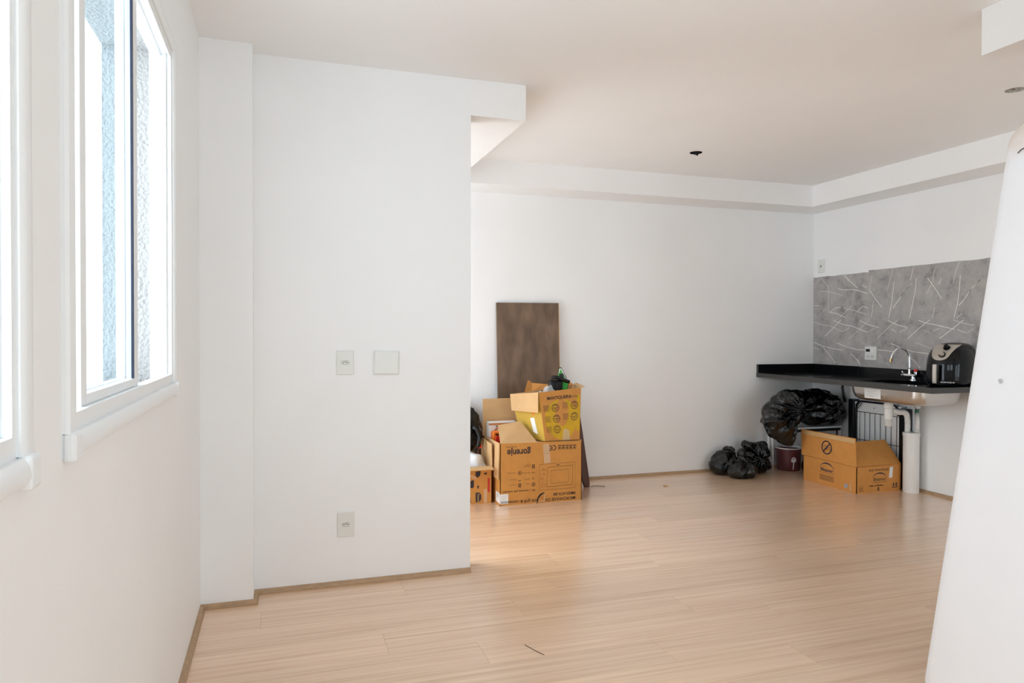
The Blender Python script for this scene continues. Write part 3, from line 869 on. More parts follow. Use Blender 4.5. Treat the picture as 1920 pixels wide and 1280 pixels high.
def surf(a, z, h):
    for (r0, z0, l0), (r1, z1, l1) in zip(prof, prof[1:]):
        if z0 <= z <= z1:
            s = (z - z0) / (z1 - z0)
            p = fpt(a, r0 + (r1 - r0) * s, z, l0 + (l1 - l0) * s)
            q0, q1 = fpt(a, r0, z0, l0), fpt(a, r1, z1, l1)
            tz = (q1 - q0).normalized()
            ta = (fpt(a + 0.01, r0 + (r1 - r0) * s, z, l0) - fpt(a - 0.01, r0 + (r1 - r0) * s, z, l0)).normalized()
            n = ta.cross(tz).normalized()
            if n.dot(p - FC - Vector((0, 0, 0.1))) < 0:
                n = -n
            return p + n * h
    return fpt(a, prof[-1][0], prof[-1][1], prof[-1][2]) + Vector((0, 0, h))
def patch(outline_a, rows, h, name, m, parent=fr):
    mb = MB()
    rs = []
    for z, (a0, a1) in rows:
        rs.append([surf(a0 + (a1 - a0) * i / 12, z, h) for i in range(13)])
    n = 13
    vs = [p for r_ in rs for p in r_]
    fs = [(k * n + i, k * n + i + 1, (k + 1) * n + i + 1, (k + 1) * n + i) for k in range(len(rs) - 1) for i in range(n - 1)]
    o = mb.add(vs, fs).build(name, m, parent, smooth=True)
    return o
ca = 0.0
rows = []
for z, w_ in ((0.178, 0.10), (0.184, 0.24), (0.192, 0.34), (0.205, 0.42), (0.22, 0.47), (0.235, 0.53), (0.25, 0.60), (0.264, 0.70), (0.277, 0.85), (0.287, 1.05)):
    rows.append((z, (ca - w_, ca + w_)))
cp = patch(None, rows, 0.003, 'control_panel', M['fryer_silver'])
for z, a in ((0.216, 0.12), (0.262, 0.22)):
    p0, p1 = surf(a, z, 0.003), surf(a, z, 0.028)
    k = MB().cyl(p0, p0 + (p1 - p0) * 0.25, 0.022, seg=24).build('dial', M['fryer'], fr, smooth='auto')
    MB().cyl(p0 + (p1 - p0) * 0.2, p1, 0.0165, 0.0135, 24).build('knob_cap', M['fryer_silver'] if z < 0.23 else M['fryer'], k, smooth='auto')
patch(None, [(z, (-0.62, 0.62)) for z in (0.012, 0.05, 0.09, 0.12, 0.15)], 0.006, 'drawer', M['fryer'])
hp = [surf(0.0, z, 0.045 if 0.02 < z < 0.15 else 0.01) for z in (0.148, 0.14, 0.09, 0.04, 0.026)]
MB().rings([[p + sd * a + fd * b for a, b in ((-0.013, -0.006), (0.013, -0.006), (0.013, 0.006), (-0.013, 0.006))] for p in hp]).build('handle', M['fryer_silver'], fr, bevel=0.003)
ptxt = surf(0.42, 0.03, 0.0)
nrm = (surf(0.42, 0.03, 0.01) - ptxt).normalized()
uu = Vector((0, 0, 1)).cross(nrm).normalized()
pf = Plane(ptxt + nrm * 0.0075, uu, nrm.cross(uu))
textmb(pf, 'Mondial Family Air', -0.04, -0.003, 0.0115, bold=0.0003).build('lettering', M['label'], fr)

# ---------------------------------------------------------------- cartons
TH = 0.005
def wall(name, q, parent, mo, mi_, t=TH):
    """cardboard sheet: q = four corners, outer face first, counter-clockwise seen from outside"""
    return MB().slab(q, t).build(name, [mo, mi_], parent)
def gwall(name, q, parent, mo, mi_, t=TH, n=6):
    """the same for a slightly warped sheet"""
    a, b, c, d = [Vector(p) for p in q]
    def P(i, j):
        u, v = i / n, j / n
        return a * (1 - u) * (1 - v) + b * u * (1 - v) + c * u * v + d * (1 - u) * v
    def N(i, j):
        u, v = i / n, j / n
        return ((b - a) * (1 - v) + (c - d) * v).cross((d - a) * (1 - u) + (c - b) * u).normalized()
    out = [P(i, j) for j in range(n + 1) for i in range(n + 1)]
    inn = [P(i, j) - N(i, j) * t for j in range(n + 1) for i in range(n + 1)]
    m = n + 1
    o = len(out)
    mb = MB()
    mb.add(out + inn, [(j * m + i, j * m + i + 1, (j + 1) * m + i + 1, (j + 1) * m + i) for j in range(n) for i in range(n)])
    fs = [(o + j * m + i, o + (j + 1) * m + i, o + (j + 1) * m + i + 1, o + j * m + i + 1) for j in range(n) for i in range(n)]
    rim = [i for i in range(m)] + [j * m + n for j in range(1, m)] + [n * m + i for i in range(n - 1, -1, -1)] + [j * m for j in range(n - 1, 0, -1)]
    fs += [(rim[k], rim[(k + 1) % len(rim)], rim[(k + 1) % len(rim)] + o, rim[k] + o) for k in range(len(rim))]
    mb.f += [list(f) for f in fs]
    mb.mi += [1] * len(fs)
    return mb.build(name, [mo, mi_], parent)

# --- large microwave carton, printed upside down
GX0, GX1, GY0, GY1, GZ = 1.505, 2.141, 4.852, 5.262, 0.446
g = thing('microwave_carton', ((GX0 + GX1) / 2, (GY0 + GY1) / 2, 0), 'large brown microwave carton with upside-down print standing on the floor', 'box')
wall('front_panel', [(GX0, GY0, 0), (GX1, GY0, 0), (GX1, GY0, GZ - 0.004), (GX0, GY0, GZ)], g, M['card'], M['cardin'])
wall('side_panel', [(GX0, GY1, 0), (GX0, GY0, 0), (GX0, GY0, GZ), (GX0, GY1, GZ)], g, M['card'], M['cardin'])
wall('side_panel', [(GX1, GY0, 0), (GX1, GY1, 0), (GX1, GY1, GZ), (GX1, GY0, GZ)], g, M['card'], M['cardin'])
wall('back_panel', [(GX1, GY1, 0), (GX0, GY1, 0), (GX0, GY1, GZ), (GX1, GY1, GZ)], g, M['card'], M['cardin'])
MB().box(GX0 + TH, GX1 - TH, GY0 + TH, GY1 - TH, 0.0, 0.006).build('bottom', M['cardin'], g)
wall('flap', [(GX1, GY1 + 0.004, GZ + 0.002), (GX0 - 0.012, GY1 + 0.004, GZ + 0.002), (GX0 - 0.012, GY1 + 0.012, 0.73), (GX1, GY1 + 0.012, 0.735)], g, M['card'], M['cardin'])
wall('flap', [(GX0 - 0.012, GY1 - 0.04, 0.19), (GX0 - 0.012, GY0 + 0.012, 0.187), (GX0 - 0.004, GY0 + 0.012, GZ + 0.003), (GX0 - 0.004, GY1 - 0.04, GZ + 0.003)], g, M['cardin'], M['cardin'])
wall('flap', [(GX0 + 0.004, GY0 + 0.004, GZ + 0.001), (1.79, GY0 + 0.004, GZ - 0.002), (1.722, 5.04, 0.578), (1.545, 5.04, 0.556)], g, M['cardin'], M['cardin'])
wall('flap', [(1.80, GY0 + 0.006, GZ - 0.006), (GX1 - 0.006, GY0 + 0.006, GZ - 0.006), (GX1 - 0.006, GY1 - 0.01, GZ - 0.008), (1.82, GY1 - 0.01, GZ - 0.008)], g, M['cardin'], M['cardin'])
# print on the front; u,v run left-right / bottom-up on the panel, scaled from the photograph
pg = Plane((GX0, GY0, 0), (1, 0, 0), (0, 0, 1))
WG = GX1 - GX0
def gu(px, z=None):
    return (px - 937) / 154.0 * WG
def gv(py, px=937):
    base = 948 - (px - 937) * 0.0714
    return (base - py) / 114.0 * GZ
class Flip(Plane):
    pass
pgf = Plane((GX0, GY0, 0), (-1, 0, 0), (0, 0, -1))   # turned upside down
pgf.n = Vector((0, -1, 0))
def gtext(s, px, py, size, bold=0.0, m='blackprint', sx=1.0):
    # px,py = where the (inverted) baseline start lies: its right end, upper side
    textmb(pgf, s, -gu(px), -gv(py, px), size, h=0.0012, bold=bold, sx=sx).build('lettering', M[m], g)
gtext('gorenje', 993, 842, 0.068, 0.0016, sx=0.86)
textmb(pgf, 'Life simplified', -gu(968), -gv(837.5, 968), 0.016, h=0.0012).build('lettering', M['fadeprint'], g)
gtext('MICROWAVE OVEN with grill & convection', 1079, 930, 0.031, 0.0004, sx=1.02)
gtext('BM201A7X-BR', 1079, 921, 0.029, 0.0004)
gtext('32L  |  microwave, grill, convection', 1002, 917, 0.019, 0.0002, sx=0.92)
for s, px, py in (('Multiwave\nsystem', 993, 873), ('Easy cleaning', 993, 885.5), ('Defrost', 992, 897), ('Timer', 992, 906), ('AirFry system', 966, 886), ('Child lock', 967, 898), ('Convection', 967, 908)):
    textmb(pgf, s, -gu(px), -gv(py, px), 0.0125, h=0.0012).build('lettering', M['fadeprint'], g)
for px, py, k in ((998.5, 874.5, 0), (998.5, 886.5, 1), (998, 897, 2), (998.5, 908, 3), (973, 887, 3), (973, 901, 4), (973, 910, 0)):
    ic = MB()
    a, b = gu(px), gv(py, px)
    if k == 0:
        for j in range(4):
            strokes(pg, [[(a - 0.012, b - 0.012 + j * 0.008), (a + 0.012, b - 0.012 + j * 0.008)]], 0.003, ic)
        strokes(pg, [[(a - 0.006, b - 0.012), (a - 0.006, b + 0.012)], [(a + 0.006, b - 0.012), (a + 0.006, b + 0.012)]], 0.003, ic)
    elif k == 1:
        strokes(pg, [[(a - 0.012, b - 0.004), (a - 0.006, b + 0.005), (a, b - 0.004), (a + 0.006, b + 0.005), (a + 0.012, b)]], 0.003, ic)
    elif k == 2:
        strokes(pg, [[(a, b + 0.012), (a - 0.008, b - 0.002), (a, b - 0.011), (a + 0.008, b - 0.002)]], 0.002, ic, closed=True)
    elif k == 3:
        strokes(pg, [circ(a, b, 0.0135, 20)], 0.003, ic, closed=True)
        fillpoly(pg, [(a - 0.005, b), (a, b + 0.009), (a + 0.005, b), (a, b - 0.009)], ic)
    else:
        strokes(pg, [[(a - 0.009, b), (a + 0.009, b)]], 0.004, ic)
    ic.build('icon', M['blackprint'], g)
# oven drawing
dr = MB()
def gq(pts, w_, closed=True):
    strokes(pg, [[(gu(x), gv(y, x)) for x, y in pts]], w_, dr, closed=closed)
gq([(1010, 871), (1078, 865), (1078, 914), (1010, 919)], 0.0025)
gq([(1025, 876), (1073, 871), (1073, 908), (1024, 912.5)], 0.0035)
gq([(1031.5, 882), (1066, 879), (1065, 903), (1031.5, 906)], 0.0020)
gq([(1013, 908), (1022, 907.4), (1022, 912), (1013, 912.6)], 0.0018)
gq([(1014, 880), (1022, 879.4), (1022, 881), (1014, 881.6)], 0.0018)
strokes(pg, [circ(gu(1015), gv(897, 1015), 0.009, 12)], 0.002, dr, closed=True)
strokes(pg, [circ(gu(1018), gv(889, 1018), 0.007, 12)], 0.002, dr, closed=True)
gq([(1042, 871.3), (1048, 870.8)], 0.007, False)
dr.build('oven_drawing', M['fadeprint'], g)
# CE mark and handling symbols along the top
ce = MB()
strokes(pg, [circ(gu(1036.5), gv(839, 1036.5), 0.017, 14, -115, 115)], 0.006, ce)
strokes(pg, [circ(gu(1029.5), gv(840, 1029.5), 0.017, 14, -115, 115), [(gu(1030) - 0.004, gv(840, 1029.5)), (gu(1030) + 0.010, gv(840, 1029.5))]], 0.006, ce)
ce.build('ce_mark', M['blackprint'], g)
for k, px in enumerate((1048, 1055, 1062.5, 1069.5, 1077)):
    hs = MB()
    a, b = gu(px), gv(836.5 - k * 0.3, px)
    fillpoly(pg, rect(a - 0.012, b + 0.005, a + 0.012, b + 0.011), hs)
    strokes(pg, [rect(a - 0.011, b - 0.020, a + 0.011, b + 0.006)], 0.002, hs, closed=True)
    fillpoly(pg, [(a - 0.007, b - 0.015), (a + 0.007, b - 0.015), (a + 0.003, b - 0.003 + 0.004 * (k % 2)), (a - 0.004, b - 0.001)], hs)
    hs.build('handling_symbol', M['blackprint'], g)
fillpoly(pg, [(gu(1016), gv(833, 1016)), (gu(1028), gv(832, 1028)), (gu(1031), gv(867, 1031)), (gu(1019), gv(869, 1019))], h=0.0009).build('tape', M['tapeclear'], g)
fillpoly(pg, [(gu(937), gv(927)), (gu(952), gv(926, 952)), (gu(952), gv(944, 952)), (gu(937), gv(945))], h=0.0009).build('barcode_label', M['label'], g)
psg = Plane((GX0, GY0, 0), (0, -1, 0), (0, 0, 1))
psg.n = Vector((-1, 0, 0))
fillpoly(psg, [(-0.10, 0.018), (0, 0.015), (0, 0.088), (-0.10, 0.092)], h=0.0009).build('barcode_label', M['label'], g)
bc = MB()
for k in range(4):
    strokes(pg, [[(gu(940), gv(930 + 2.6 * k, 945)), (gu(950 - k), gv(930 + 2.6 * k, 945))]], 0.0016, bc, h=0.0014)
for k in range(5):
    strokes(psg, [[(-0.030 - 0.008 * k, 0.055), (-0.030 - 0.008 * k, 0.080)]], 0.003, bc, h=0.0014)
strokes(pg, [[(gu(942), gv(940.5, 945)), (gu(950.5), gv(940, 945))]], 0.006, bc, h=0.0014)
bc.build('barcode', M['greyprint'], g)['kind'] = 'stuff'
# torn hand hole near the bottom
fillpoly(pg, [(gu(1004.5), gv(943, 1004)), (gu(1006), gv(933, 1006)), (gu(1011), gv(926, 1011)), (gu(1019), gv(922.5, 1019)), (gu(1020), gv(924, 1020)), (gu(1013), gv(928, 1013)), (gu(1008), gv(934, 1008)), (gu(1006), gv(943, 1006))], h=0.0016).build('hand_hole', M['blackprint'], g)
MB().slab([pg.at(gu(1008), gv(940, 1008), 0.006), pg.at(gu(1020), gv(940, 1020), 0.004), pg.at(gu(1021), gv(923, 1021), 0.004), pg.at(gu(1011), gv(929, 1011), 0.018)], 0.003).build('torn_tab', [M['cardin'], M['card']], g)

# contents of the microwave carton
pk_ = thing('striped_package', (1.61, 5.21, 0.006), 'white package with brown stripes inside the microwave carton', 'package')
MB().box(1.515, 1.735, 5.175, 5.245, 0.006, 0.562).build('body', M['label'], pk_, bevel=0.004)
pp = Plane((1.515, 5.175, 0.0), (1, 0, 0), (0, 0, 1))
strokes(pp, [[(0.0, 0.545), (0.22, 0.545)], [(0.035, 0.38), (0.05, 0.50), (0.075, 0.522), (0.22, 0.52)]], 0.014).build('stripe', mat('tan_stripe', lin(186, 120, 60), 0.6), pk_)
fillpoly(pp, rect(0.055, 0.525, 0.075, 0.533), h=0.0013).build('mark', M['dark'], pk_)
oc = thing('orange_case', (1.575, 5.135, 0.006), 'orange and red plastic case inside the microwave carton', 'case')
MB().box(1.525, 1.625, 5.11, 5.165, 0.006, 0.50).build('shell', M['orange'], oc, bevel=0.015, bseg=4)
MB().box(1.548, 1.61, 5.100, 5.112, 0.20, 0.468).build('lid', M['red'], oc, bevel=0.008, bseg=3)
MB().box(1.545, 1.60, 5.096, 5.104, 0.472, 0.482).build('clip', M['dark'], oc)

# --- yellow printed carton on top
A, B = Vector((1.852, 4.862, 0.447)), Vector((2.132, 4.872, 0.447))
C_, D_ = Vector((1.755, 5.135, 0.447)), Vector((2.125, 5.14, 0.447))
A2, B2 = Vector((1.803, 4.864, 0.806)), Vector((2.143, 4.876, 0.832))
C2, D2 = Vector((1.672, 5.12, 0.776)), Vector((2.19, 5.145, 0.835))
e = thing('egg_carton', (1.96, 5.0, 0.447), 'open carton with yellow print resting on top of the microwave carton', 'box')
gwall('front_panel', [A, B, B2, A2], e, M['card'], M['cardin'])
gwall('side_panel', [C_, A, A2, C2], e, mat('olive_yellow_card', lin(196, 160, 62), 0.7, var=0.05), M['cardin'])
gwall('side_panel', [B, D_, D2, B2], e, M['card'], M['cardin'])
gwall('back_panel', [D_, C_, C2, D2], e, M['card'], M['cardin'])
MB().slab([C_ + Vector((0.01, 0, 0.002)), A + Vector((0.004, 0.004, 0.002)), B + Vector((-0.004, 0.004, 0.002)), D_ + Vector((-0.01, 0, 0.002))][::-1], 0.003).build('bottom', [M['cardin']], e)
off = Vector((-0.016, -0.006, 0.002))
wall('flap', [C2 + off + Vector((0.018, -0.006, -0.125)), A2 + off + Vector((0.006, -0.004, -0.15)), A2 + off * 0.4, C2 + off * 0.4], e, M['cardin'], M['cardin'])
# wavy rear flap
top = [(1.83, 0.877), (1.865, 0.853), (1.95, 0.846), (2.03, 0.842), (2.085, 0.855), (2.125, 0.872), (2.15, 0.87), (2.20, 0.842)]
low = [(1.79, 0.790)] + [(1.79 + (D2.x - 1.79) * k / 7, C2.z + (D2.z - C2.z) * k / 7) for k in range(1, 8)]
rsA = [Vector((x, 5.138 + 0.012 * math.sin(i * 1.3), z)) for i, (x, z) in enumerate(low)]
rsB = [Vector((x, 5.150 + 0.03 * math.sin(i * 1.1 + 1), z)) for i, (x, z) in enumerate(top)]
MB().rings([rsA, rsB, [p + Vector((0, 0.004, 0)) for p in rsB], [p + Vector((0, 0.004, 0)) for p in rsA], rsA], False, False, close=False).build('flap', M['card2'], e)
wall('flap', [B2 + Vector((0.002, 0, 0)), D2 + Vector((0.002, 0, 0)), D2 + Vector((0.03, -0.01, 0.012)), B2 + Vector((0.022, -0.02, 0.008))], e, M['card'], M['cardin'])
# print on the front panel (bilinear on the panel quad)
class Quad:
    def __init__(s, a, b, c, d):
        s.q = (a, b, c, d)
        s.n = (b - a).cross(d - a).normalized()
    def at(s, u, v, h=0.001):
        a, b, c, d = s.q
        return a * (1 - u) * (1 - v) + b * u * (1 - v) + c * u * v + d * (1 - u) * v + s.n * h
qe = Quad(A, B, B2, A2)
fillpoly(qe, [(0.5 + 0.43 * math.cos(t_) , 0.42 + 0.40 * math.sin(t_)) for t_ in [2 * math.pi * k / 40 for k in range(40)]], h=0.0008).build('yellow_print', M['yellow'], e)
fillpoly(qe, [(0.90, 0.18), (0.985, 0.16), (0.985, 0.86), (0.90, 0.88)], h=0.0009).build('yellow_print', M['yellow'], e)
fillpoly(qe, [(0.52 + 0.17 * math.cos(t_) , 0.55 + 0.27 * math.sin(t_)) for t_ in [2 * math.pi * k / 40 for k in range(40)]], h=0.0010).build('brown_print', M['card'], e)
textmb(qe, 'MANTIQUEIRA', 0.17, 0.83, 0.088, h=0.0014, bold=0.002, sx=1.0).build('lettering', M['blackprint'], e)
textmb(qe, 'BRASIL', 0.72, 0.83, 0.066, h=0.0014, sx=1.05).build('lettering', M['fadeprint'], e)
for (u_, v_) in ((0.36, 0.66), (0.84, 0.68), (0.37, 0.44), (0.84, 0.46), (0.37, 0.23)):
    se = MB()
    strokes(qe, [circ(u_, v_, 0.088, 22, ry=0.072)], 0.013, se, h=0.0014, closed=True)
    strokes(qe, [circ(u_, v_, 0.06, 12, 30, 150, ry=0.05), [(u_ - 0.075, v_), (u_ + 0.075, v_)], [(u_ - 0.045, v_ - 0.03), (u_ + 0.045, v_ - 0.03)]], 0.011, se, h=0.0014)
    se.build('seal', M['blackprint'], e)
sl = MB()
for (u_, v_) in ((0.14, 0.66), (0.62, 0.69), (0.15, 0.44), (0.62, 0.47), (0.16, 0.23)):
    for k in range(7):
        strokes(qe, [[(u_ - 0.08, v_ + 0.055 - k * 0.018), (u_ + 0.08 - 0.03 * (k % 2), v_ + 0.055 - k * 0.018)]], 0.007, sl, h=0.0014)
sl.build('small_print', M['fadeprint'], e)['kind'] = 'stuff'
fillpoly(qe, [(0.50, 0.0), (0.72, 0.0), (0.70, 0.19), (0.58, 0.24), (0.53, 0.18)], h=0.0018).build('tape', M['tapeclear'], e)
ql = Quad(C_, A, A2, C2)
fillpoly(ql, [(0.60, 0.16), (0.76, 0.13), (0.71, 0.48), (0.55, 0.46)], h=0.0012).build('paper_label', M['label'], e)
fillpoly(ql, circ(0.70, 0.56, 0.04, 12, ry=0.03), h=0.0014).build('sticker', M['orange'], e)

# contents of the yellow carton
def blob(name, c, rad, m, label, cat, seed, amp=0.18, sub=4, parent=None, flat=None):
    bm = bmesh.new()
    bmesh.ops.create_icosphere(bm, subdivisions=sub, radius=1.0)
    c, rad = Vector(c), Vector(rad)
    for v in bm.verts:
        d = v.co.copy()
        k = 1 + amp * noise.noise(d * 1.7 + Vector((seed, 0, 0))) + amp * 0.6 * noise.noise(d * 4 + Vector((0, seed, 0)))
        v.co = Vector((d.x * rad.x * k, d.y * rad.y * k, d.z * rad.z * k))
        if flat is not None:
            v.co.z = max(v.co.z, flat - c.z)
    me = bpy.data.meshes.new(name)
    bm.to_mesh(me)
    bm.free()
    for p in me.polygons:
        p.use_smooth = True
    me.materials.append(m)
    o = bpy.data.objects.new(name, me)
    COL.objects.link(o)
    o.location = c
    if label:
        tag(o, label, cat)
    return o
blob('plastic_bundle', (1.945, 5.0, 0.70), (0.075, 0.08, 0.13), M['clear'], 'clear crumpled plastic wrap bulging from the yellow carton', 'plastic wrap', 4.0, 0.25)
blob('foam_padding', (1.85, 4.93, 0.75), (0.035, 0.035, 0.055), M['label'], 'white foam padding at the mouth of the yellow carton', 'padding', 9.0, 0.4)
ir = thing('hand_appliance', (2.03, 5.06, 0.70), 'black and green hand appliance sticking out of the yellow carton', 'appliance')
# pointed sole, upright, tip up
sole = [(2.040, 0.975), (2.052, 0.968), (2.085, 0.905), (2.108, 0.852), (2.095, 0.80), (2.03, 0.78), (2.025, 0.86), (2.028, 0.93)]
MB().prism([(x, 5.035, z) for x, z in sole], (0, 0.012, 0)).build('green_body', M['green'], ir, bevel=0.003)
MB().prism([(x, 5.047, z) for x, z in [(2.040, 0.980), (2.056, 0.976), (2.094, 0.905), (2.116, 0.850), (2.10, 0.79), (2.03, 0.78)]], (0, 0.006, 0)).build('sole_plate', M['redwood'], ir)
MB().tube([(2.034, 5.037, 0.93), (2.037, 5.034, 0.965), (2.046, 5.034, 0.969), (2.07, 5.034, 0.925), (2.098, 5.034, 0.86)], 0.004, 8).build('rim', M['label'], ir, smooth=True)
MB().box(1.95, 2.06, 5.02, 5.07, 0.77, 0.885).build('black_body', M['dark'], ir, bevel=0.018, bseg=4)
MB().tube([(1.962, 5.01, 0.905), (2.0, 5.005, 0.905), (2.05, 5.0, 0.885), (2.10, 5.0, 0.868)], 0.014, 10).build('handle', M['dark'], ir, smooth=True)
MB().tube([(2.01, 5.005, 0.89), (2.0, 4.99, 0.83), (1.985, 4.98, 0.79)], 0.004, 8).build('cord', M['dark'], ir, smooth=True)
MB().box(2.03, 2.06, 5.012, 5.03, 0.90, 0.93).build('switch', M['dark'], ir, bevel=0.004)

# --- smaller carton half hidden by the partition
LX0, LX1, LY0, LY1, LZ = 1.06, 1.478, 4.962, 5.24, 0.268
l = thing('logo_carton', ((LX0 + LX1) / 2, (LY0 + LY1) / 2, 0), 'open carton with red arrow, cut off by the partition edge', 'box')
wall('front_panel', [(LX0, LY0, 0), (LX1, LY0, 0), (LX1, LY0, LZ), (LX0, LY0, LZ)], l, M['card'], M['cardin'])
wall('side_panel', [(LX1, LY0, 0), (LX1, LY1, 0), (LX1, LY1, LZ), (LX1, LY0, LZ)], l, M['card'], M['cardin'])
wall('side_panel', [(LX0, LY1, 0), (LX0, LY0, 0), (LX0, LY0, LZ), (LX0, LY1, LZ)], l, M['card'], M['cardin'])
wall('back_panel', [(LX1, LY1, 0), (LX0, LY1, 0), (LX0, LY1, LZ), (LX1, LY1, LZ)], l, M['card'], M['cardin'])
MB().box(LX0 + TH, LX1 - TH, LY0 + TH, LY1 - TH, 0, 0.005).build('bottom', M['cardin'], l)
wall('flap', [(LX0, LY0 - 0.10, LZ - 0.005), (LX1 - 0.012, LY0 - 0.10, LZ - 0.005), (LX1 - 0.004, LY0, LZ + 0.003), (LX0, LY0, LZ + 0.003)], l, M['cardin'], M['card'])
wall('flap', [(LX1 - 0.002, LY1, LZ), (LX1 - 0.002, LY0, LZ), (LX1 - 0.006, LY0, 0.43), (LX1 - 0.012, LY1, 0.445)], l, M['cardin'], M['cardin'])
plf = Plane((LX0, LY0, 0), (1, 0, 0), (0, 0, 1))
def lu(px):
    return 1.315 - LX0 + (px - 882) / 41.0 * 0.165
def lv(py):
    return (944 - py) / 66.0 * 0.255
ra = [(lu(914.2), lv(897)), (lu(918.2), lv(897)), (lu(918.2), lv(919)), (lu(920), lv(919)), (lu(916.5), lv(925)), (lu(913.2), lv(919)), (lu(914.4), lv(919))]
fillpoly(plf, ra).build('arrow', M['redprint'], l)
fillpoly(plf, [(lu(891.5), lv(923)), (lu(898), lv(922.5)), (lu(902), lv(927)), (lu(902), lv(936)), (lu(898), lv(941)), (lu(892), lv(941))]).build('logo', M['blackprint'], l)
fillpoly(plf, [(lu(882), lv(900)), (lu(888.5), lv(899)), (lu(888.5), lv(912)), (lu(885), lv(914)), (lu(882), lv(913))]).build('logo', M['blackprint'], l)
fillpoly(plf, [(lu(892), lv(883)), (lu(901), lv(882)), (lu(900), lv(891)), (lu(895), lv(895)), (lu(891), lv(890))]).build('logo', M['blackprint'], l)
fillpoly(plf, [(lu(895), lv(910)), (lu(898), lv(909)), (lu(897), lv(916)), (lu(894.5), lv(914))]).build('logo', M['blackprint'], l)
fillpoly(plf, [(lu(907), lv(887)), (lu(912), lv(885.5)), (lu(913), lv(889)), (lu(908), lv(890))]).build('logo', M['blackprint'], l)
fillpoly(plf, [(lu(876), lv(932)), (lu(882), lv(931)), (lu(883), lv(940)), (lu(878), lv(943))]).build('logo', M['blackprint'], l)
plr = Plane((LX0, LY0, 0), (0, 0, -1), (1, 0, 0))
plr.n = Vector((0, -1, 0))
textmb(plr, 'Connect', -lv(925), lu(895.3), 0.020, h=0.0016, bold=0.0004).build('lettering', M['cardin'], l)
fillpoly(plf, rect(lu(907), lv(943), lu(913), lv(917)), h=0.0011).build('tape', M['tapeclear'], l)
fillpoly(plf, [(lu(880), lv(890)), (lu(886), lv(889)), (lu(893), lv(895)), (lu(894), lv(898)), (lu(886), lv(896))], h=0.0015).build('torn_print', M['cardin'], l)
blob('white_bag', (1.335, 5.09, 0.215), (0.13, 0.11, 0.15), M['offwhitebag'], 'crumpled white plastic bag inside the red-arrow carton', 'bag', 2.0, 0.22)
bk = thing('black_backpack', (1.27, 5.31, 0.33), 'dark bag with a red tag behind the white plastic bag', 'bag')
bk.location = (1.27, 5.15, 0.38); ORG[bk.name] = Vector((1.27, 5.15, 0.38))
b1 = blob('bag_body', (0, 0, 0), (0.17, 0.065, 0.17), M['bagdull'], None, None, 6.0, 0.2)
b1.parent = bk; b1.location = (0.02, 0.02, 0.13)
MB().box(1.398, 1.432, 5.075, 5.088, 0.385, 0.415).build('tag', M['red'], bk, bevel=0.003)
MB().tube([(1.38, 5.09, 0.36), (1.41, 5.08, 0.40), (1.42, 5.09, 0.46), (1.40, 5.10, 0.52), (1.37, 5.11, 0.54)], 0.016, 8).build('strap', M['dark'], bk, smooth=True)

# round brown board and tall walnut board against the back wall
rd = thing('round_board', (1.20, 5.43, 0), 'round brown wooden board on edge behind the cartons at the partition', 'board')
nrm = Vector((0, -math.cos(0.13), math.sin(0.13)))
upv = Vector((0, math.sin(0.13), math.cos(0.13)))
ctr = Vector((1.165, 5.385, 0)) + upv * 0.392
MB().rings([[ctr + nrm * h + (Vector((1, 0, 0)) * math.cos(2 * math.pi * k / 64) + upv * math.sin(2 * math.pi * k / 64)) * r_ for k in range(64)] for r_, h in ((0.385, -0.010), (0.39, -0.006), (0.39, 0.006), (0.385, 0.010))]).build('disc', M['darkwood'], rd, smooth='auto')
MB().rings([[ctr + nrm * h + (Vector((1, 0, 0)) * math.cos(2 * math.pi * k / 64) + upv * math.sin(2 * math.pi * k / 64)) * r_ for k in range(64)] for r_, h in ((0.378, 0.010), (0.376, 0.0125), (0.350, 0.0125), (0.348, 0.010))], False, False).build('raised_rim', M['redwood'], rd, smooth='auto')
bd = thing('walnut_board', (1.93, 5.42, 0), 'tall dark brown wooden board leaning on the back wall behind the cartons', 'board')
MB().slab([(1.664, 5.385, 0), (2.196, 5.385, 0), (2.196, 5.470, 1.487), (1.664, 5.470, 1.483)], 0.018).build('face_sheet', [M['walnut'], M['walnut']], bd)
MB().slab([(2.197, 5.386, 0), (2.202, 5.386, 0), (2.202, 5.471, 1.487), (2.197, 5.471, 1.487)], 0.017).build('edge_band', [M['cardin'], M['cardin']], bd)
pln = thing('dark_wood_leg', (2.33, 5.23, 0), 'tapered dark red wooden leg leaning behind the microwave carton', 'wood piece')
MB().prism([(x, 5.225, z) for x, z in [(2.338, 0.0), (2.378, 0.0), (2.376, 0.05), (2.318, 0.42), (2.255, 0.80), (2.17, 0.80), (2.22, 0.40), (2.30, 0.10)]], (0, 0.035, 0)).build('leg', M['redwood'], pln, bevel=0.003)
MB().prism([(x, 5.262, z) for x, z in [(2.285, 0.30), (2.30, 0.16), (2.24, 0.14), (2.20, 0.34)]], (0, 0.03, 0)).build('block', M['dark'], pln)

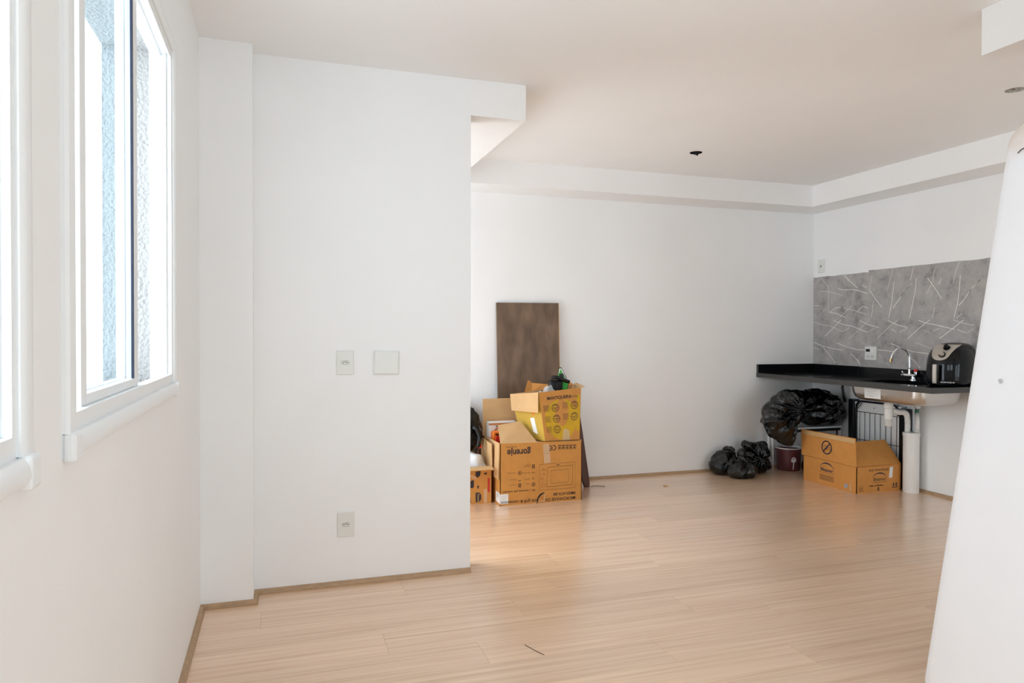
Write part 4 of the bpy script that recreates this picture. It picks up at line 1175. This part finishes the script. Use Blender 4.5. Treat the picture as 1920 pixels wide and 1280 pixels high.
# ---------------------------------------------------------------- open carton by the pipe
BX0, BX1, BY0, BY1, BZ = 4.252, 4.694, 4.385, 4.975, 0.204
bx = thing('open_carton', ((BX0 + BX1) / 2, (BY0 + BY1) / 2, 0), 'open orange-brown carton with arch logo beside the white pipe', 'box')
wall('front_panel', [(BX0, BY0, 0), (BX1, BY0, 0), (BX1, BY0, BZ + 0.006), (BX0, BY0, BZ)], bx, M['card2'], M['card2in'])
wall('side_panel', [(BX0, BY1, 0), (BX0, BY0, 0), (BX0, BY0, BZ), (BX0, BY1, BZ)], bx, M['card2'], M['card2in'])
wall('side_panel', [(BX1, BY0, 0), (BX1, BY1, 0), (BX1, BY1, BZ), (BX1, BY0, BZ + 0.006)], bx, M['card2'], M['card2in'])
wall('back_panel', [(BX1, BY1, 0), (BX0, BY1, 0), (BX0, BY1, BZ), (BX1, BY1, BZ)], bx, M['card2'], M['card2in'])
MB().box(BX0 + TH, BX1 - TH, BY0 + TH, BY1 - TH, 0, 0.005).build('bottom', M['card2in'], bx)
f1 = wall('flap', [(BX0, BY1 + 0.02, BZ + 0.003), (BX0, BY0, BZ + 0.002), (BX0 - 0.002, BY0 + 0.012, 0.428), (BX0 - 0.004, BY1 + 0.025, 0.424)], bx, M['card2'], M['card2in'])
wall('flap', [(BX0 + 0.014, BY0 + 0.004, BZ + 0.003), (BX1, BY0 + 0.002, BZ + 0.008), (BX1 - 0.012, BY0 + 0.150, 0.382), (BX0 + 0.02, BY0 + 0.150, 0.374)], bx, M['card2'], M['card2in'])
wall('flap', [(BX1, BY1, BZ + 0.002), (BX0 + 0.015, BY1, BZ + 0.002), (BX0 + 0.02, BY1 + 0.014, 0.235), (BX1, BY1 + 0.014, 0.235)], bx, M['card2'], M['card2in'])
ps = Plane((BX0, BY1, 0), (0, -1, 0), (0, 0, 1))
ps.n = Vector((-1, 0, 0))
SL = BY1 - BY0
cz = 0.312
pr_ = MB()
strokes(ps, [circ(0.275, cz, 0.052, 28)], 0.009, pr_, h=0.006, closed=True)
strokes(ps, [[(0.239, cz - 0.037), (0.311, cz + 0.037)]], 0.009, pr_, h=0.006)
pr_.build('no_sign', M['blueprint'], bx)
pr_ = MB()
strokes(ps, [[(0.235, cz + 0.012), (0.265, cz + 0.014), (0.285, cz + 0.004), (0.31, cz + 0.004), (0.312, cz - 0.014), (0.27, cz - 0.012), (0.24, cz - 0.004)]], 0.004, pr_, h=0.006)
pr_.build('no_sign_icon', M['fadeprint'], bx)
def arch(pl, cx_, cz_, w_, hgt, m1, m2, s):
    n = 18
    o_ = [(cx_ + w_ * math.cos(math.radians(168 - 180 * k / n)), cz_ + hgt * math.sin(math.radians(168 - 180 * k / n))) for k in range(n + 1)]
    i_ = [(cx_ + w_ * 0.97 * math.cos(math.radians(168 - 180 * k / n)), cz_ + hgt * (0.80 + 0.15 * abs(k / n - 0.5) * 2) * math.sin(math.radians(168 - 180 * k / n))) for k in range(n + 1)]
    mb = MB()
    vs = [pl.at(a, b, 0.0012) for a, b in o_] + [pl.at(a, b, 0.0012) for a, b in i_]
    mb.add(vs, [(k, k + 1, k + 2 + n, k + 1 + n) for k in range(n)])
    mb.build('arch_logo', M[m1], bx)
    textmb(pl, 'lifesaver', cx_ - w_ * 0.90, cz_ - 0.012, s, h=0.0012, bold=0.0006).build('lettering', M[m2], bx)
    strokes(pl, [[(cx_ - w_, cz_ - 0.024), (cx_ + w_ * 1.02, cz_ - 0.024)]], 0.0025).build('underline', M['fadeprint'], bx)
arch(ps, 0.275, 0.126, 0.079, 0.062, 'blueprint', 'blueprint', 0.042)
fp = MB()
for k in range(6):
    strokes(ps, [[(0.195, 0.082 - 0.008 * k), (0.352, 0.082 - 0.008 * k)]], 0.0035, fp)
fp.build('small_print', M['fadeprint'], bx)['kind'] = 'stuff'
fillpoly(ps, rect(0.465, 0.024, 0.500, 0.058)).build('stamp', M['greyprint'], bx)
fillpoly(ps, [(0.515, 0.012), (0.54, 0.010), (0.535, 0.07), (0.525, 0.075)], h=0.0012).build('tape', M['tape'], bx)
fillpoly(ps, [(0.004, 0.386), (SL - 0.015, 0.388), (SL - 0.015, 0.4215), (0.004, 0.4185)], h=0.0058).build('tape', M['tape'], bx)
pf2 = Plane((BX0, BY0, 0), (1, 0, 0), (0, 0, 1))
arch(pf2, 0.225, 0.102, 0.072, 0.052, 'blueprint', 'fadeprint', 0.038)
textmb(pf2, 'FRAGILE   HANDLE WITH CARE', 0.115, 0.168, 0.019, h=0.0012, bold=0.0005, sx=0.75).build('lettering', M['fadeprint'], bx)
textmb(pf2, 'water purification', 0.125, 0.048, 0.019, h=0.0012, bold=0.0004).build('lettering', M['blackprint'], bx)
fillpoly(pf2, [(0.318, 0.105), (0.352, 0.107), (0.360, 0.192), (0.326, 0.190)], h=0.0012).build('paper_label', M['label'], bx)
fillpoly(pf2, rect(0.205, 0.010, 0.222, 0.040)).build('stamp', M['fadeprint'], bx)
up_ = MB()
for a in (0.365, 0.392):
    fillpoly(pf2, [(a - 0.011, 0.052), (a + 0.011, 0.052), (a, 0.068)], up_)
    fillpoly(pf2, rect(a - 0.005, 0.034, a + 0.005, 0.053), up_)
fillpoly(pf2, rect(0.350, 0.026, 0.408, 0.031), up_)
up_.build('handling_symbol', M['blackprint'], bx)
up_ = MB()
strokes(pf2, [rect(0.022, 0.016, 0.066, 0.056)], 0.002, up_, closed=True)
for a in (0.035, 0.053):
    fillpoly(pf2, [(a - 0.007, 0.040), (a + 0.007, 0.040), (a, 0.051)], up_)
    fillpoly(pf2, rect(a - 0.003, 0.026, a + 0.003, 0.041), up_)
fillpoly(pf2, rect(0.028, 0.020, 0.060, 0.024), up_)
up_.build('handling_symbol', M['fadeprint'], bx)

# ---------------------------------------------------------------- black framed white grille panel under the counter
rk = thing('grille_panel', (4.765, 4.70, 0), 'white panel with black frame and thin wire grid under the worktop', 'panel')
MB().box(4.752, 4.795, 4.445, 4.925, 0.02, 0.655).build('back_sheet', M['label'], rk)
MB().box(4.735, 4.80, 4.925, 4.985, 0.0, 0.672).build('post', M['dark'], rk, bevel=0.004)
MB().box(4.735, 4.80, 4.385, 4.450, 0.0, 0.64).build('post', M['dark'], rk, bevel=0.004)
tp = [(4.738, 4.900, 0.05), (4.738, 4.900, 0.58), (4.738, 4.895, 0.63), (4.738, 4.872, 0.657), (4.738, 4.84, 0.664), (4.738, 4.52, 0.664), (4.738, 4.485, 0.655), (4.738, 4.468, 0.63), (4.738, 4.46, 0.58)]
MB().tube(tp, 0.0085, 10).build('tube_frame', M['dark'], rk, smooth=True)
for k in range(8):
    yy = 4.865 - k * 0.055
    MB().tube([(4.744, yy, 0.06), (4.744, yy, 0.572)], 0.0022, 6).build('wire', M['dark'], rk)
for z in (0.572, 0.335, 0.10):
    MB().tube([(4.741, 4.90, z), (4.741, 4.452, z)], 0.0026, 6).build('wire', M['dark'], rk)
MB().tube([(4.735, 4.90, 0.60), (4.725, 4.87, 0.62), (4.728, 4.845, 0.655)], 0.003, 6).build('clip', M['dark'], rk)
MB().tube([(4.735, 4.885, 0.595), (4.725, 4.855, 0.615), (4.728, 4.825, 0.655)], 0.003, 6).build('clip', M['dark'], rk)
MB().cyl((4.748, 4.715, 0.615), (4.7525, 4.715, 0.615), 0.006, seg=12).build('bolt', M['greyprint'], rk)

# ---------------------------------------------------------------- small metal table carrying the big bag
tb = thing('metal_table', (4.46, 5.26, 0), 'low thin-legged metal table carrying the big black bag', 'table')
MB().box(4.225, 4.775, 5.09, 5.45, 0.405, 0.421).build('top', M['lightgrey'], tb, bevel=0.003)
MB().box(4.24, 4.76, 5.105, 5.435, 0.378, 0.405).build('apron', M['dark'], tb, bevel=0.003)
for px_, py_, qx, qy in ((4.245, 5.37, 4.272, 5.39), (4.245, 5.42, 4.24, 5.41), (4.755, 5.10, 4.765, 5.09), (4.755, 5.41, 4.765, 5.42)):
    MB().tube([(px_, py_, 0.38), (qx, qy, 0.0)], 0.009, 10).build('leg', M['lightgrey'], tb, smooth=True)
MB().tube([(4.72, 5.10, 0.38), (4.725, 5.10, 0.0)], 0.006, 8).build('brace', M['dark'], tb, smooth=True)

# ---------------------------------------------------------------- bin bags
def bag(name, parts, pinches, m, label, seed, floor_z=0.0, amp=0.010, voxel=0.011, over=None):
    bm = bmesh.new()
    for c, r_, rot in parts:
        mtx = Matrix.Translation(Vector(c)) @ Matrix.Rotation(rot, 4, 'Y') @ Matrix.Diagonal((*r_, 1))
        bmesh.ops.create_icosphere(bm, subdivisions=3, radius=1.0, matrix=mtx)
    me = bpy.data.meshes.new('tmp_bag')
    bm.to_mesh(me)
    bm.free()
    o = bpy.data.objects.new('tmp_bag', me)
    COL.objects.link(o)
    rmod = o.modifiers.new('r', 'REMESH')
    rmod.mode = 'VOXEL'
    rmod.voxel_size = voxel
    sm = o.modifiers.new('s', 'SMOOTH')
    sm.iterations = 4
    dg = bpy.context.evaluated_depsgraph_get()
    me2 = bpy.data.meshes.new_from_object(o.evaluated_get(dg))
    bpy.data.objects.remove(o)
    bm = bmesh.new()
    bm.from_mesh(me2)
    bm.normal_update()
    sv = Vector((seed * 3.1, seed * 1.7, seed))
    new = []
    for v in bm.verts:
        p, n = v.co, v.normal
        k = 0.0
        for (pc, ax, fold, rad) in pinches:
            d = p - Vector(pc)
            ax_ = Vector(ax).normalized()
            e1 = ax_.orthogonal().normalized()
            e2 = ax_.cross(e1)
            ang = math.atan2(d.dot(e2), d.dot(e1))
            rr = d.length
            fall = math.exp(-(rr / rad) ** 2) * min(1.0, rr / (rad * 0.15))
            wob = 1.6 * noise.noise(p * 6 + sv)
            s = math.sin(ang * fold + wob * 2.0) + 0.5 * math.sin(ang * fold * 1.9 + wob * 3 + seed)
            s = 1 - 2 * abs(math.sin((ang * fold + wob * 2) / 2)) + 0.4 * s
            k += fall * s * amp * 1.25
        dd = noise.voronoi(Vector((p.x * 8.5, p.y * 8.5, p.z * 8.5)) + sv)[0]
        k += amp * 1.7 * (0.35 - min(dd[1] - dd[0], 0.8))
        dd = noise.voronoi(Vector((p.x * 24, p.y * 24, p.z * 24)) + sv)[0]
        k += amp * 0.4 * (0.35 - min(dd[1] - dd[0], 0.8))
        a = noise.noise(p * 9 + sv)
        b = noise.noise(p * 19 + sv * 2)
        k += amp * (1 - 2.2 * abs(a)) * 0.35 + amp * 0.1 * b
        new.append(p + n * k)
    for v, q in zip(bm.verts, new):
        v.co = q
        if over is not None and v.co.x > 4.19 and v.co.y > 5.06:
            v.co.z = max(v.co.z, over + 0.002 * random.random())
        if v.co.z < floor_z + 0.003:
            v.co.z = floor_z + 0.001 + 0.002 * random.random()
    org = Vector(parts[0][0])
    org.z = floor_z
    for v in bm.verts:
        v.co -= org
    bm.to_mesh(me2)
    bm.free()
    me2.name = name
    me2.materials.clear()
    me2.materials.append(m)
    for p in me2.polygons:
        p.use_smooth = True
    ob = bpy.data.objects.new(name, me2)
    COL.objects.link(ob)
    ob.location = org
    tag(ob, label, 'bin bag', 'black bin bags in the corner')
    ORG[ob.name] = org
    return ob
bag('bin_bag', [((4.54, 5.14, 0.585), (0.235, 0.17, 0.158), 0.10), ((4.34, 5.14, 0.615), (0.16, 0.15, 0.125), -0.1), ((4.66, 5.14, 0.54), (0.125, 0.15, 0.112), 0.0),
                ((4.12, 5.07, 0.575), (0.215, 0.12, 0.145), -0.50), ((4.035, 5.01, 0.47), (0.165, 0.085, 0.12), 0.62), ((4.10, 5.01, 0.385), (0.085, 0.07, 0.095), 0.0), ((4.22, 5.12, 0.675), (0.11, 0.09, 0.065), 0)],
    [((4.20, 4.97, 0.585), (0.15, -1, 0.1), 13, 0.26), ((4.62, 5.0, 0.60), (0.4, -1, 0.3), 7, 0.14)], M['bag'], 'big black bin bag slumped over the low metal table', 1.3, amp=0.017, voxel=0.007, over=0.424)
bag('bin_bag', [((3.74, 5.375, 0.095), (0.115, 0.11, 0.105), 0.0), ((3.70, 5.37, 0.07), (0.10, 0.09, 0.08), 0.0), ((3.79, 5.375, 0.19), (0.045, 0.05, 0.045), 0)],
    [((3.80, 5.30, 0.19), (0.3, -0.8, 0.4), 9, 0.15)], M['bagdull'], 'leftmost small black bin bag against the back wall', 2.4, amp=0.012, voxel=0.0055)
bag('bin_bag', [((3.785, 5.17, 0.062), (0.13, 0.085, 0.068), 0.0), ((3.75, 5.175, 0.05), (0.10, 0.075, 0.055), 0.0), ((3.805, 5.205, 0.14), (0.055, 0.045, 0.04), 0), ((3.82, 5.225, 0.20), (0.042, 0.035, 0.034), 0)],
    [((3.80, 5.125, 0.14), (0, -0.6, 0.8), 10, 0.14)], M['bagdull'], 'flattened small black bin bag lying in front of the other two', 3.7, amp=0.011, voxel=0.0055)
bag('bin_bag', [((4.055, 5.34, 0.085), (0.13, 0.11, 0.09), 0.0), ((4.06, 5.35, 0.18), (0.125, 0.095, 0.075), 0.0), ((3.985, 5.35, 0.235), (0.07, 0.06, 0.048), 0.3), ((4.115, 5.36, 0.222), (0.06, 0.06, 0.048), 0)],
    [((4.03, 5.22, 0.13), (0, -1, 0.1), 10, 0.17)], M['bag'], 'small upright black bin bag next to the maroon bucket', 5.2, amp=0.014, voxel=0.0055)
MB().tube([(4.735, 5.05, 0.83), (4.725, 5.045, 0.76), (4.735, 5.04, 0.70), (4.74, 5.03, 0.64)], [0.008, 0.011, 0.012, 0.009], 8).build('hanging_strap', M['dark'], None, origin=(4.735, 5.05, 0.64), smooth=True)
tag(bpy.data.objects['hanging_strap'], 'black strap hanging from under the worktop onto the big bag', 'strap')

# ---------------------------------------------------------------- bucket and case
bu = thing('paint_bucket', (4.40, 5.36, 0), 'maroon bucket splashed with white paint under the metal table', 'bucket')
bc_ = (4.42, 5.365, 0)
MB().lathe([(0.001, 0.004), (0.094, 0.0), (0.098, 0.006), (0.106, 0.10), (0.111, 0.172), (0.116, 0.174), (0.117, 0.205), (0.111, 0.206), (0.110, 0.19), (0.093, 0.012), (0.001, 0.010)], bc_, 36, cap0=False, cap1=False).build('pail', M['maroon'], bu, smooth='auto')
MB().lathe([(0.1095, 0.19), (0.1105, 0.207), (0.1175, 0.208), (0.1178, 0.198)], bc_, 36, cap0=False, cap1=False).build('paint_rim', M['whitepaint'], bu, smooth=True)
sp = MB()
def bpt(a, z, h=0.0015):
    r_ = 0.098 + (0.111 - 0.098) * min(z / 0.172, 1) + h
    return Vector((bc_[0] + r_ * math.cos(a), bc_[1] + r_ * math.sin(a), z))
a0 = math.radians(-112)
ol = [(0.0, 0.100), (0.10, 0.105), (0.20, 0.095), (0.24, 0.080), (0.19, 0.068), (0.12, 0.064), (0.11, 0.03), (0.09, 0.012), (0.05, 0.014), (0.06, 0.05), (0.05, 0.065), (-0.03, 0.068), (-0.06, 0.078), (-0.04, 0.09)]
sp.add([bpt(a0 + a * 1.5, z * 1.25) for a, z in ol], [list(range(len(ol)))])
sp.build('paint_splash', M['whitepaint'], bu)
hp = [(bc_[0] + 0.117 * math.cos(t_), bc_[1] + 0.10 * math.sin(t_), 0.205 + 0.045 * math.sin(t_)) for t_ in [math.pi * k / 14 for k in range(15)]]
MB().tube(hp, 0.003, 6).build('bail', M['lightgrey'], bu, smooth=True)
cs = thing('tool_case', (4.56, 5.28, 0), 'low dark case with teal stripe between bucket and open carton', 'case')
MB().box(4.545, 4.70, 5.20, 5.34, 0.0, 0.075).build('shell', M['dark'], cs, bevel=0.008, bseg=3)
MB().box(4.55, 4.69, 5.1955, 5.2015, 0.022, 0.048).build('stripe', M['teal'], cs)
MB().box(4.57, 4.63, 5.25, 5.30, 0.075, 0.09).build('handle', M['card'], cs, bevel=0.004)

# ---------------------------------------------------------------- bits on the floor
tw = MB().tube([(2.39, 5.235, 0.003), (2.43, 5.24, 0.006), (2.475, 5.225, 0.004), (2.50, 5.20, 0.003)], 0.0022, 6).build('loose_wire', M['redwood'], None, origin=(2.44, 5.23, 0), smooth=True)
tag(tw, 'thin brown wire end lying on the floor by the wooden leg', 'wire')
lf = MB().slab([(2.955, 5.06, 0.004), (2.99, 5.045, 0.006), (2.985, 5.075, 0.010), (2.962, 5.085, 0.005)], 0.002).build('dry_leaf', M['card'], None, origin=(2.97, 5.06, 0))
tag(lf, 'tiny brown scrap on the floor near the back wall', 'scrap')
hr_ = MB().tube([(0.93, 2.66, 0.002), (0.95, 2.60, 0.002), (0.972, 2.55, 0.002)], 0.0012, 5).build('loose_thread', M['redwood'], None, origin=(0.95, 2.6, 0))
tag(hr_, 'fine dark thread on the bare floor in the foreground', 'thread')
